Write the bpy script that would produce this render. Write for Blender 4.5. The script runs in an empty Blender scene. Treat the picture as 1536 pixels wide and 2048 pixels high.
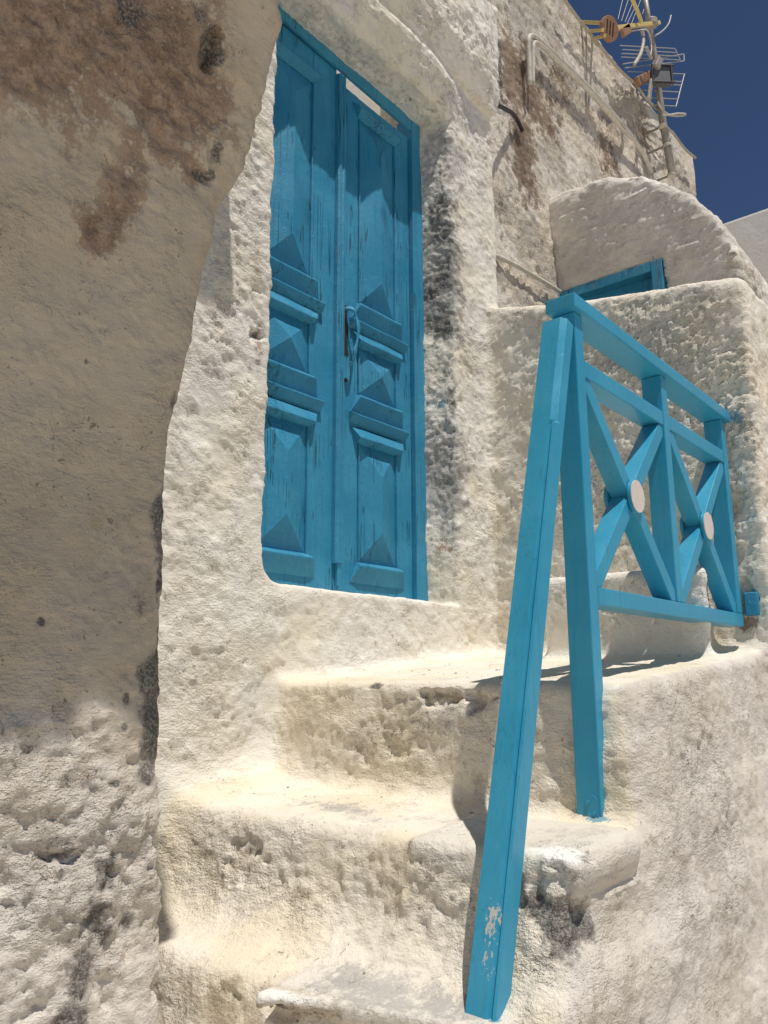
import bpy, bmesh, math, random, time
import numpy as np
from mathutils import Matrix, Vector
import openvdb as vdb
T0 = time.time()
random.seed(7)
scene = bpy.context.scene
C = scene.collection
R_ = math.radians

# ------------------------------------------------------------------ camera
cam_d = bpy.data.cameras.new('camera')
cam = bpy.data.objects.new('camera', cam_d); C.objects.link(cam)
cam_d.sensor_fit = 'HORIZONTAL'; cam_d.sensor_width = 36.0; cam_d.lens = 1600.0/1536.0*36.0
cam_d.clip_start = 0.02; cam_d.clip_end = 600
yaw, pitch, roll = R_(39.931), R_(11.7045), R_(-0.2128)
Fv = np.array([math.cos(yaw)*math.cos(pitch), math.sin(yaw)*math.cos(pitch), math.sin(pitch)])
Rv = np.cross(Fv, [0, 0, 1]); Rv /= np.linalg.norm(Rv); Uv = np.cross(Rv, Fv)
cr, sr = math.cos(roll), math.sin(roll)
Rv, Uv = cr*Rv+sr*Uv, -sr*Rv+cr*Uv
cam.matrix_world = Matrix(((Rv[0], Uv[0], -Fv[0], 0), (Rv[1], Uv[1], -Fv[1], 0), (Rv[2], Uv[2], -Fv[2], 0), (0, 0, 0, 1)))
scene.camera = cam
scene.render.resolution_x, scene.render.resolution_y = 768, 1024

# ------------------------------------------------------------------ light
SUN = Vector((-0.28, -1.0, 2.95)).normalized()        # direction towards the sun
sun_el = math.asin(SUN.z); sun_az = math.atan2(SUN.x, SUN.y)
world = bpy.data.worlds.new('World'); scene.world = world; world.use_nodes = True
wn = world.node_tree; wn.nodes.clear()
sky = wn.nodes.new('ShaderNodeTexSky'); sky.sky_type = 'NISHITA'; sky.sun_disc = False
sky.sun_elevation = sun_el; sky.sun_rotation = sun_az
sky.altitude = 800; sky.air_density = 0.75; sky.dust_density = 0.0; sky.ozone_density = 7.0
bg = wn.nodes.new('ShaderNodeBackground'); bg.inputs['Strength'].default_value = 0.06
wo = wn.nodes.new('ShaderNodeOutputWorld')
wn.links.new(sky.outputs[0], bg.inputs[0]); wn.links.new(bg.outputs[0], wo.inputs[0])
sl = bpy.data.lights.new('sun', 'SUN'); sl.energy = 4.15; sl.angle = R_(0.53); sl.color = (1.0, 0.945, 0.86)
so = bpy.data.objects.new('sun', sl); C.objects.link(so)
so.rotation_euler = (-SUN).to_track_quat('-Z', 'Y').to_euler(); so.location = (-2, -6, 12)
scene.view_settings.view_transform = 'Standard'; scene.view_settings.look = 'None'
scene.view_settings.exposure = 0.0; scene.view_settings.gamma = 1.0
scene.view_settings.use_curve_mapping = False
scene.render.engine = 'CYCLES'
scene.cycles.max_bounces = 8; scene.cycles.diffuse_bounces = 5
scene.cycles.use_denoising = True

# ------------------------------------------------------------------ noise
_rng = np.random.RandomState(11)
_perm = _rng.permutation(256).astype(np.int32); _perm = np.concatenate([_perm, _perm, _perm])
_g = _rng.normal(size=(256, 3)).astype(np.float32); _g /= np.linalg.norm(_g, axis=1)[:, None]
def perlin(P, f, seed=0, stretch=(1, 1, 1)):
    p = (P*np.asarray(stretch, np.float32)*f + seed*17.31).astype(np.float32)
    i = np.floor(p).astype(np.int32); t = p-i; i &= 255
    u = t*t*t*(t*(t*6-15)+10)
    out = 0
    for dx in (0, 1):
        a = _perm[i[:, 0]+dx]; wx = u[:, 0] if dx else 1-u[:, 0]
        for dy in (0, 1):
            b = _perm[a+((i[:, 1]+dy) & 255)]; wy = u[:, 1] if dy else 1-u[:, 1]
            for dz in (0, 1):
                g = _g[_perm[b+((i[:, 2]+dz) & 255)] & 255]
                wz = u[:, 2] if dz else 1-u[:, 2]
                d = g[:, 0]*(t[:, 0]-dx)+g[:, 1]*(t[:, 1]-dy)+g[:, 2]*(t[:, 2]-dz)
                out = out+wx*wy*wz*d
    return out*1.4
def fbm(P, f, oct=3, seed=0, gain=.5, stretch=(1, 1, 1)):
    o = 0; a = 1
    for k in range(oct):
        o = o+a*perlin(P, f, seed+k*3.7, stretch); f *= 2.03; a *= gain
    return o
def sstep(x, a, b):
    t = np.clip((x-a)/(b-a), 0, 1); return t*t*(3-2*t)

# ------------------------------------------------------------------ object bookkeeping
def tag(o, label=None, cat=None, group=None, kind=None):
    if label: o['label'] = label
    if cat: o['category'] = cat
    if group: o['group'] = group
    if kind: o['kind'] = kind
    return o
def thing(name, loc, label, cat, group=None):
    o = bpy.data.objects.new(name, None); C.objects.link(o); o.location = loc
    o.empty_display_size = .05
    return tag(o, label, cat, group)
def world_loc(o):
    v = Vector(o.location)
    while o.parent is not None:
        o = o.parent; v = v+Vector(o.location)
    return v
def link(name, me, m, parent=None):
    o = bpy.data.objects.new(name, me); C.objects.link(o)
    if m is not None: me.materials.append(m)
    if parent is not None:
        o.parent = parent; o.location = -world_loc(parent)
    return o
class MB:
    """collects plain shapes in world coordinates, builds one mesh"""
    def __init__(s): s.v = []; s.f = []
    def add(s, vs, fs):
        n = len(s.v); s.v += [tuple(map(float, v)) for v in vs]; s.f += [tuple(n+i for i in f) for f in fs]; return s
    def hexa(s, v):   # 8 corners: bottom ring 0-3, top ring 4-7
        return s.add(v, [(3, 2, 1, 0), (4, 5, 6, 7), (0, 1, 5, 4), (1, 2, 6, 5), (2, 3, 7, 6), (3, 0, 4, 7)])
    def box(s, lo, hi):
        (a, b, c), (d, e, f) = lo, hi
        return s.hexa([(a, b, c), (d, b, c), (d, e, c), (a, e, c), (a, b, f), (d, b, f), (d, e, f), (a, e, f)])
    def bar(s, p, q, side, w, t):   # bar p->q; side = direction of width w; t = thickness across
        p, q, side = Vector(p), Vector(q), Vector(side)
        d = (q-p).normalized(); side = (side-d*side.dot(d)).normalized(); n = d.cross(side)
        a, b = side*w/2, n*t/2
        return s.hexa([p-a-b, p+a-b, p+a+b, p-a+b, q-a-b, q+a-b, q+a+b, q-a+b])
    def loft(s, rings, cap=True):
        n = len(rings[0]); vs = [v for r in rings for v in r]; fs = []
        for k in range(len(rings)-1):
            for i in range(n):
                j = (i+1) % n
                fs.append((k*n+i, k*n+j, (k+1)*n+j, (k+1)*n+i))
        if cap:
            fs.append(tuple(range(n-1, -1, -1))); fs.append(tuple((len(rings)-1)*n+i for i in range(n)))
        return s.add(vs, fs)
    def tube(s, pts, r, n=10, flat=1.0, up=(0, 0, 1)):
        pts = [Vector(p) for p in pts]; rings = []
        rr = r if isinstance(r, (list, tuple)) else [r]*len(pts)
        for k, p in enumerate(pts):
            d = (pts[min(k+1, len(pts)-1)]-pts[max(k-1, 0)]).normalized()
            u = Vector(up); u = (u-d*u.dot(d))
            if u.length < 1e-4: u = Vector((1, 0, 0))-d*d.x
            u.normalize(); w = d.cross(u)
            rings.append([p+u*math.cos(2*math.pi*i/n)*rr[k]*flat+w*math.sin(2*math.pi*i/n)*rr[k] for i in range(n)])
        return s.loft(rings)
    def cyl(s, c, axis, r, h, n=32):
        c, a = Vector(c), Vector(axis).normalized()
        return s.tube([c-a*h/2, c+a*h/2], r, n, 1.0, (0, 0, 1) if abs(a.z) < .9 else (1, 0, 0))
    def build(s, name, m, parent=None, bevel=0.0, seg=2, smooth=False, wob=0.0):
        me = bpy.data.meshes.new(name)
        vs = s.v
        me.from_pydata(vs, [], s.f); me.update()
        bm = bmesh.new(); bm.from_mesh(me)
        bmesh.ops.recalc_face_normals(bm, faces=bm.faces)
        if bevel > 0:
            ed = [e for e in bm.edges if len(e.link_faces) == 2 and e.calc_face_angle() > .5]
            bmesh.ops.bevel(bm, geom=ed, offset=bevel, segments=seg, profile=.6, affect='EDGES', clamp_overlap=True)
        bm.to_mesh(me); bm.free()
        if smooth or bevel > 0:
            me.polygons.foreach_set('use_smooth', [True]*len(me.polygons))
            if bevel > 0 and not smooth: me.set_sharp_from_angle(angle=R_(12))
        return link(name, me, m, parent)

def smooth_path(pts, n=6):
    pts = [Vector(p) for p in pts]; out = []
    for i in range(len(pts)-1):
        p0 = pts[max(i-1, 0)]; p1 = pts[i]; p2 = pts[i+1]; p3 = pts[min(i+2, len(pts)-1)]
        for k in range(n):
            t = k/n
            out.append(.5*((2*p1)+(p2-p0)*t+(2*p0-5*p1+4*p2-p3)*t*t+(3*p1-p0-3*p2+p3)*t**3))
    out.append(pts[-1]); return out

# ------------------------------------------------------------------ materials
class NT:
    def __init__(s, name):
        s.m = bpy.data.materials.new(name); s.m.use_nodes = True; s.t = s.m.node_tree; s.t.nodes.clear()
    def n(s, kind, **kw):
        nd = s.t.nodes.new(kind)
        for k, v in kw.items():
            if k in nd.inputs.keys() and not hasattr(nd, k): s.set(nd.inputs[k], v)
            else: setattr(nd, k, v)
        return nd
    def set(s, inp, v):
        if isinstance(v, bpy.types.NodeSocket): s.t.links.new(v, inp)
        elif isinstance(v, (tuple, list)) and len(v) == 3 and inp.type == 'RGBA': inp.default_value = (*v, 1)
        else: inp.default_value = v
    def pos(s):
        if not hasattr(s, '_p'): s._p = s.n('ShaderNodeNewGeometry').outputs['Position']
        return s._p
    def vec(s, sc=(1, 1, 1)):
        if sc == (1, 1, 1): return s.pos()
        nd = s.n('ShaderNodeVectorMath', operation='MULTIPLY'); s.set(nd.inputs[0], s.pos()); nd.inputs[1].default_value = sc
        return nd.outputs[0]
    def noise(s, scale, detail=3, rough=.55, sc=(1, 1, 1), dist=0.0, col=False):
        nd = s.n('ShaderNodeTexNoise'); s.set(nd.inputs['Vector'], s.vec(sc))
        nd.inputs['Scale'].default_value = scale; nd.inputs['Detail'].default_value = detail
        nd.inputs['Roughness'].default_value = rough; nd.inputs['Distortion'].default_value = dist
        return nd.outputs['Color' if col else 'Fac']
    def voro(s, scale, feature='F1', sc=(1, 1, 1), out='Distance', rnd=1.0):
        nd = s.n('ShaderNodeTexVoronoi', feature=feature); s.set(nd.inputs['Vector'], s.vec(sc))
        nd.inputs['Scale'].default_value = scale; nd.inputs['Randomness'].default_value = rnd
        return nd.outputs[out]
    def math(s, op, a, b=0.0, c=None, clamp=False):
        nd = s.n('ShaderNodeMath', operation=op, use_clamp=clamp); s.set(nd.inputs[0], a); s.set(nd.inputs[1], b)
        if c is not None: s.set(nd.inputs[2], c)
        return nd.outputs[0]
    def ramp(s, x, a, b, o0=0.0, o1=1.0):
        nd = s.n('ShaderNodeMapRange', interpolation_type='SMOOTHSTEP'); s.set(nd.inputs[0], x)
        nd.inputs[1].default_value = a; nd.inputs[2].default_value = b; nd.inputs[3].default_value = o0; nd.inputs[4].default_value = o1
        return nd.outputs[0]
    def mix(s, f, a, b, mode='MIX'):
        nd = s.n('ShaderNodeMix', data_type='RGBA', blend_type=mode); s.set(nd.inputs[0], f); s.set(nd.inputs[6], a); s.set(nd.inputs[7], b)
        return nd.outputs[2]
    def attr(s, name): return s.n('ShaderNodeAttribute', attribute_name=name).outputs['Fac']
    def bump(s, h, strength=1.0, dist=.01, normal=None):
        nd = s.n('ShaderNodeBump'); nd.inputs['Strength'].default_value = strength; nd.inputs['Distance'].default_value = dist
        s.set(nd.inputs['Height'], h)
        if normal is not None: s.set(nd.inputs['Normal'], normal)
        return nd.outputs[0]
    def out(s, col, rough=.8, normal=None, spec=.3, metal=0.0):
        b = s.n('ShaderNodeBsdfPrincipled'); o = s.n('ShaderNodeOutputMaterial')
        s.set(b.inputs['Base Color'], col); s.set(b.inputs['Roughness'], rough); s.set(b.inputs['Metallic'], metal)
        b.inputs['Specular IOR Level'].default_value = spec
        if normal is not None: s.set(b.inputs['Normal'], normal)
        s.t.links.new(b.outputs[0], o.inputs[0]); return s.m

def plaster(name, white=(.79, .755, .69), warm=(.78, .72, .60), old=(.56, .50, .42), fleck=.5, grain=1.0, flake=1.0, streak=0.0, dirt=.5):
    t = NT(name)
    n1 = t.noise(3.1, 4, .6); n2 = t.noise(11, 5, .62); n3 = t.noise(46, 4, .6); n4 = t.noise(160, 3, .6)
    col = t.mix(t.ramp(n1, .40, .66), white, warm)
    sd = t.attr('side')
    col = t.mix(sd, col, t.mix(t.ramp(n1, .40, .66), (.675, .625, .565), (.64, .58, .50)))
    # thin places where older coats show through
    flk = t.math('ADD', t.math('MULTIPLY', n2, .65), t.math('MULTIPLY', n3, .35))
    fm = t.ramp(flk, .545, .60)
    col = t.mix(t.math('MULTIPLY', fm, .35*flake), col, old)
    # grey and brown blotches
    col = t.mix(t.math('MULTIPLY', t.ramp(t.noise(6.3, 5, .7), .56, .74), .30*dirt), col, (.42, .38, .33))
    # grime held in hollows of the real relief
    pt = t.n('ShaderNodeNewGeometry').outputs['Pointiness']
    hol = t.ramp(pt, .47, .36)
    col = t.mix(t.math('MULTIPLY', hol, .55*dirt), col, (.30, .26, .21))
    # small flecks and pinholes
    sp = t.math('MULTIPLY', t.ramp(t.noise(75, 3, .7), .635, .70), t.ramp(n2, .44, .60))
    col = t.mix(t.math('MULTIPLY', sp, fleck), col, (.19, .165, .14))
    if streak:
        st = t.ramp(t.noise(16, 4, .6, (1, 1, .12)), .52, .68)
        col = t.mix(t.math('MULTIPLY', st, streak), col, (.50, .44, .37))
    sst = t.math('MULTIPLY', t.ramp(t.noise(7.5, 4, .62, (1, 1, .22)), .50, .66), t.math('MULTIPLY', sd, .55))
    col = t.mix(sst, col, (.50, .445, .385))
    # stains and bare places from the mesh
    n5 = t.noise(24, 5, .68); n6 = t.noise(240, 2, .6)
    spk = t.math('ADD', t.math('MULTIPLY', n5, .5), t.math('ADD', t.math('MULTIPLY', n3, .25), t.math('MULTIPLY', n4, .25)))
    def mask(a, k=.9, lo=.42, hi=.56, nz=None):
        return t.ramp(t.math('ADD', t.attr(a), t.math('MULTIPLY', t.math('SUBTRACT', spk, .5), k*2.4)), lo, hi)
    mt = mask('tan', 1.05, .34, .90)
    col = t.mix(t.math('MULTIPLY', mt, .75), col, t.mix(n3, (.36, .29, .19), (.50, .42, .31)))
    mg = mask('grey', 1.25, .34, .86)
    col = t.mix(t.math('MULTIPLY', mg, .85), col, t.mix(n3, (.30, .285, .27), (.50, .48, .46)))
    mb = mask('brown', 1.25, .34, .72)
    col = t.mix(t.math('MULTIPLY', mb, .92), col, t.mix(t.ramp(spk, .40, .62), (.195, .132, .095), (.40, .30, .225)))
    md = mask('dark', 1.3, .40, .90)
    col = t.mix(t.math('MULTIPLY', md, .88), col, t.mix(t.ramp(n4, .40, .66), (.075, .070, .065), (.30, .285, .26)))
    mw = mask('white', .8, .36, .62)
    col = t.mix(t.math('MULTIPLY', mw, .85), col, (.85, .835, .79))
    mu = mask('blue', .9, .45, .6)
    col = t.mix(t.math('MULTIPLY', mu, .8), col, (.10, .30, .42))
    # fine relief below the mesh resolution
    h = t.math('MULTIPLY', n3, .62)
    h = t.math('ADD', h, t.math('MULTIPLY', n5, .55))
    h = t.math('ADD', h, t.math('MULTIPLY', n4, .34))
    h = t.math('ADD', h, t.math('MULTIPLY', t.noise(420, 2, .5), .12))
    h = t.math('SUBTRACT', h, t.math('MULTIPLY', fm, .22*flake))
    h = t.math('SUBTRACT', h, t.math('MULTIPLY', sp, .35))
    h = t.math('SUBTRACT', h, t.math('MULTIPLY', t.math('MAXIMUM', md, mb), .25))
    br = t.noise(70, 3, .6, (.35, .35, 1.3), .6)
    pc = t.ramp(t.noise(2.6, 3, .6), .40, .60)
    rg = t.math('MULTIPLY', t.math('ADD', t.math('MULTIPLY', t.attr('rough'), .95), .40), t.math('ADD', t.math('MULTIPLY', pc, .75), .45))
    h = t.math('ADD', h, t.math('MULTIPLY', br, .35))
    h = t.math('MULTIPLY', h, rg)
    return t.out(col, .9, t.bump(h, 1.0, .015*grain), .15)

def paint(name, base, light, dark, gloss=.42, wear=.5, relief=1.0, grain=(1, 1, .06), bare=(.62, .58, .50), bare_attr=None):
    t = NT(name)
    n1 = t.noise(5, 4, .6); g = t.noise(60, 4, .65, grain); f = t.noise(150, 3, .6); b = t.noise(28, 4, .6)
    col = t.mix(t.ramp(n1, .35, .7), base, light)
    col = t.mix(t.math('MULTIPLY', t.ramp(g, .5, .75), .35), col, dark)
    chip = t.math('MULTIPLY', t.ramp(t.noise(95, 3, .7, (1, 1, .5)), .655, .69), t.ramp(n1, .40, .62))
    col = t.mix(t.math('MULTIPLY', chip, wear), col, dark)
    ed = t.math('MULTIPLY', t.ramp(t.noise(80, 3, .65, (1, 1, .6)), .64, .68), t.ramp(b, .5, .62))
    col = t.mix(t.math('MULTIPLY', ed, wear*.7), col, t.mix(.35, light, (.8, .8, .78)))
    crack = t.math('MULTIPLY', t.ramp(t.math('ABSOLUTE', t.math('SUBTRACT', t.noise(42, 2, .5, (1, 1, .025)), .5)), .016, .004), t.ramp(t.noise(8, 3, .6, (1, 1, .5)), .52, .60))
    col = t.mix(t.math('MULTIPLY', crack, wear), col, (.012, .04, .06))
    h = t.math('ADD', t.math('MULTIPLY', g, .35), t.math('MULTIPLY', f, .22))
    h = t.math('ADD', h, t.math('MULTIPLY', b, .3))
    h = t.math('SUBTRACT', h, t.math('MULTIPLY', chip, .5*wear)); h = t.math('ADD', h, t.math('MULTIPLY', ed, .35*wear))
    h = t.math('SUBTRACT', h, t.math('MULTIPLY', crack, .9*wear))
    if bare_attr:
        m = t.ramp(t.math('ADD', t.attr(bare_attr), t.math('MULTIPLY', t.math('SUBTRACT', t.noise(150, 3, .7, (1, 1, .45)), .5), 1.7)), .45, .55)
        col = t.mix(t.math('MULTIPLY', m, .9), col, bare)
    return t.out(col, t.ramp(n1, .3, .7, gloss-.05, gloss+.1), t.bump(h, 1.0, .0045*relief), .4)

def simple(name, col, rough=.5, metal=0.0, var=.25, scale=40, bump=.0, spec=.4):
    t = NT(name)
    n = t.noise(scale, 4, .6)
    c = t.mix(t.ramp(n, .35, .7), col, tuple(x*(1-var) for x in col))
    return t.out(c, rough, t.bump(n, 1.0, bump) if bump else None, spec, metal)

M_WALL = plaster('whitewashed_plaster', grain=.85)
M_STAIR = plaster('whitewash_on_steps', (.765, .71, .615), (.75, .67, .52), fleck=.6, flake=1.0, dirt=.8)
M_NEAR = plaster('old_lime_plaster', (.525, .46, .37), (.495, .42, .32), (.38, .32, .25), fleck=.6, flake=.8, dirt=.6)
M_PARA = plaster('rough_whitewash', (.82, .77, .68), (.80, .72, .58), (.58, .53, .45), fleck=.5, grain=1.2, dirt=.7)
M_SIDE = plaster('brushed_whitewash', (.665, .615, .555), (.64, .58, .50), fleck=.75, streak=.35, flake=.9)
M_REAR = plaster('roughcast_plaster', (.80, .74, .66), (.77, .68, .56), (.50, .43, .35), fleck=.7, grain=2.4, dirt=.8)
M_VAULT = plaster('smooth_whitewash', (.80, .76, .70), (.79, .74, .66), fleck=.3, flake=.7, dirt=.4)
M_SLAB = plaster('worn_step_stone', (.72, .68, .61), (.66, .61, .52), (.42, .39, .35), fleck=.5, flake=1.0, dirt=.8)
M_DOOR = paint('weathered_blue_paint', (.028, .235, .40), (.045, .285, .46), (.012, .125, .22), .5, .6, 1.5)
M_RAIL = paint('glossy_blue_paint', (.034, .305, .49), (.052, .345, .53), (.022, .215, .36), .33, .16, .35, bare_attr='bare')
M_DISC = simple('white_disc_paint', (.72, .64, .58), .55, var=.08)
M_DARKMETAL = simple('rusty_iron', (.05, .042, .04), .6, .3, .4, 90, .002)
M_SCREW = simple('dark_screw_hole', (.012, .03, .045), .6)
M_CONDUIT = simple('painted_conduit', (.62, .58, .50), .6, var=.25, scale=30, bump=.001)
M_STEEL = simple('galvanised_mast', (.42, .39, .34), .5, .35, .3, 30)
M_ALU = simple('aluminium_rod', (.40, .40, .39), .6, .2, .1, 20)
M_YELLOW = simple('yellow_boom', (.72, .56, .22), .5, 0, .2, 30)
M_BROWNP = simple('sun_browned_plastic', (.36, .20, .12), .6, 0, .25, 60)
M_BLACKP = simple('black_plastic', (.03, .03, .035), .5)
M_GREYP = simple('grey_plastic', (.13, .135, .15), .5)
M_CABLE = simple('pale_cable', (.50, .45, .36), .6, var=.3)
M_MORTAR = plaster('bare_mortar', (.45, .40, .33), (.42, .36, .28), (.30, .26, .2), fleck=.8, grain=1.5)

# ------------------------------------------------------------------ signed distance fields -> meshes
def bx(X, Y, Z, lo, hi, r=0.0):
    cx, cy, cz = [(a+b)/2 for a, b in zip(lo, hi)]; hx, hy, hz = [(b-a)/2-r for a, b in zip(lo, hi)]
    qx = np.abs(X-cx)-hx; qy = np.abs(Y-cy)-hy; qz = np.abs(Z-cz)-hz
    o = np.sqrt(np.maximum(qx, 0)**2+np.maximum(qy, 0)**2+np.maximum(qz, 0)**2)
    return o+np.minimum(np.maximum(np.maximum(qx, qy), qz), 0)-r
def smin(a, b, k):
    h = np.maximum(k-np.abs(a-b), 0)/k; return np.minimum(a, b)-h*h*k*.25
def smax(a, b, k): return -smin(-a, -b, k)

def mesh_field(f, lo, hi, h, bs=40):
    """surface of f = 0 on a sparse lattice; returns vertices and quads, without caps at the domain border"""
    lo = np.array(lo, np.float64); n = np.ceil((np.array(hi)-lo)/h).astype(int)
    n = np.where(n % bs < 4, n+4, n)
    g = vdb.FloatGrid(4*h); g.transform = vdb.createLinearTransform(h)
    for i in range(0, n[0], bs):
        for j in range(0, n[1], bs):
            for k in range(0, n[2], bs):
                s = [min(bs, n[0]-i), min(bs, n[1]-j), min(bs, n[2]-k)]
                c = lo+h*(np.array([i, j, k])+np.array(s)/2)
                rad = h*math.sqrt(s[0]**2+s[1]**2+s[2]**2)/2
                q = [np.array([[[c[a]]]], np.float32) for a in range(3)]
                d = float(f(*q).ravel()[0])
                if d > rad*1.25+.07: continue
                if d < -(rad*1.25+.07):
                    g.fill((i, j, k), (i+s[0]-1, j+s[1]-1, k+s[2]-1), -4*h, False); continue
                X = (lo[0]+h*np.arange(i, i+s[0]))[:, None, None].astype(np.float32)
                Y = (lo[1]+h*np.arange(j, j+s[1]))[None, :, None].astype(np.float32)
                Z = (lo[2]+h*np.arange(k, k+s[2]))[None, None, :].astype(np.float32)
                A = np.array(np.broadcast_to(np.clip(f(X, Y, Z), -4*h, 4*h), s), dtype=np.float32, order="C")
                g.copyFromArray(A, ijk=(i, j, k))
    v, _t, q = g.convertToPolygons(0.0)
    v = v.astype(np.float64)+lo
    ctr = v[q].mean(1); hi2 = lo+h*(n-1)
    ok = np.all((ctr > lo+1.6*h) & (ctr < hi2-1.6*h), axis=1)
    return v, q[ok][:, ::-1]
def compact(v, q):
    u, inv = np.unique(q.ravel(), return_inverse=True); return v[u], inv.reshape(q.shape), u
def vnormals(v, q):
    fn = np.cross(v[q[:, 2]]-v[q[:, 0]], v[q[:, 3]]-v[q[:, 1]])
    out = np.zeros_like(v)
    for a in range(4):
        for c in range(3): out[:, c] += np.bincount(q[:, a], fn[:, c], len(v))
    l = np.linalg.norm(out, axis=1); l[l == 0] = 1
    return out/l[:, None]
def quads_to_object(name, v, q, nor, attrs, m, parent=None):
    vv, qq, u = compact(v, q)
    me = bpy.data.meshes.new(name)
    me.vertices.add(len(vv)); me.vertices.foreach_set('co', vv.astype(np.float32).ravel())
    me.loops.add(qq.size); me.loops.foreach_set('vertex_index', qq.astype(np.int32).ravel())
    me.polygons.add(len(qq)); me.polygons.foreach_set('loop_start', np.arange(0, qq.size, 4, dtype=np.int32))
    me.update(calc_edges=True)
    me.polygons.foreach_set('use_smooth', np.ones(len(qq), bool))
    for a, val in attrs.items():
        at = me.attributes.new(a, 'FLOAT', 'POINT'); at.data.foreach_set('value', val[u].astype(np.float32))
    me.normals_split_custom_set_from_vertices(nor[u].astype(np.float32))
    return link(name, me, m, parent)
def orient(v, q, f):
    """make quads face out of the solid"""
    c = v[q].mean(1)[:200]; fn = np.cross(v[q[:200, 2]]-v[q[:200, 0]], v[q[:200, 3]]-v[q[:200, 1]])
    fn /= np.linalg.norm(fn, axis=1)[:, None]+1e-12
    p = (c+fn*.01).astype(np.float32)
    d = np.array([float(f(*[np.array([[[x]]], np.float32) for x in pp]).ravel()[0]) for pp in p])
    return q if d.mean() > 0 else q[:, ::-1]
ATTR = ('side', 'white', 'rough', 'dark', 'brown', 'grey', 'tan', 'blue')
def blobs(P, table, seed=0, warp=.35):
    at = {a: np.zeros(len(P), np.float32) for a in ATTR}
    w = np.stack([fbm(P, 9, 3, seed+k*5) for k in range(3)], 1)
    for a, c, r, s in table:
        r = np.asarray(r if isinstance(r, (tuple, list)) else (r, r, r), float)
        near = np.all(np.abs(P-np.asarray(c)) < r*1.6, axis=1)
        if not near.any(): continue
        d = np.linalg.norm((P[near]-np.asarray(c))/r+w[near]*warp, axis=1)
        at[a][near] = np.maximum(at[a][near], s*np.clip(1.25-d*1.05, 0, 1))
    return at
def chips(P, table, seed=3):
    o = np.zeros(len(P))
    w = np.stack([fbm(P, 14, 3, seed+k*5) for k in range(3)], 1)
    for c, r, dep in table:
        r = np.asarray(r if isinstance(r, (tuple, list)) else (r, r, r), float)
        near = np.all(np.abs(P-np.asarray(c)) < r*1.7, axis=1)
        if not near.any(): continue
        d = np.linalg.norm((P[near]-np.asarray(c))/r+w[near]*.85, axis=1)
        o[near] = np.minimum(o[near], -dep*sstep(-d, -1.0, -.80)*(.75+1.1*w[near][:, 1]))
    return o

def crack_field(P, lines, seed=8):
    o = np.zeros(len(P))
    w = np.stack([fbm(P, 16, 3, seed+k*5) for k in range(3)], 1)*.016
    for pts, wid in lines:
        pts = np.array(pts, float); lo, hi = pts.min(0)-.05, pts.max(0)+.05
        near = np.all((P > lo) & (P < hi), axis=1)
        if not near.any(): continue
        Q = P[near]+w[near]; best = np.full(len(Q), 9.)
        for a, c in zip(pts[:-1], pts[1:]):
            ab = c-a; t = np.clip(((Q-a)@ab)/(ab@ab), 0, 1); best = np.minimum(best, np.linalg.norm(Q-a-t[:, None]*ab, axis=1))
        o[near] = np.maximum(o[near], 1-sstep(best, wid*.35, wid*1.3))
    return o

# ================================================================== setting: street
g = MB(); g.box((-60, -60, -1.75), (90, 60, -1.45))
M_STREET = plaster('pale_street_paving', (.62, .57, .48), (.58, .52, .42), fleck=.5)
tag(g.build('street', M_STREET), kind='structure')

# ================================================================== staircase, door wall, parapet: one continuous skin of plaster
_zp = np.array([-2, 2.45, 2.57, 2.60, 2.705, 2.735, 2.775, 2.80, 2.90, 2.93, 3.0, 3.6], np.float32)
_yp = np.array([1.890, 1.888, 1.882, 1.864, 1.818, 1.816, 1.842, 1.840, 1.792, 1.783, 1.786, 1.79], np.float32)
def yfront(X, Z):
    fade = np.clip((2.95-X)/.40, 0, 1)*np.where(Z < 2.80, 1, 0)+np.where(Z >= 2.80, 1-.55*np.clip((X-2.92)/.16, 0, 1), 0)
    y = np.interp(Z, _zp, _yp).astype(np.float32)
    base = np.where(Z < 2.80, 1.886, np.maximum(y, 1.86)).astype(np.float32)
    return y*fade+base*(1-fade)
_n1y = np.array([.6, .83, 1.05, 1.23, 1.46, 2.2]); _n1x = np.array([1.22, 1.205, 1.15, 1.085, 1.07, 1.05])
_pty = np.array([.5, .722, .995, 1.486, 1.893, 2.2]); _ptz = np.array([1.40, 1.441, 1.494, 1.603, 1.725, 1.80])
_oz = np.array([-1.6, -1.0, -.6, -.3, 0, .3]); _oy = np.array([.712, .717, .722, .736, .760, .768])
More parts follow.
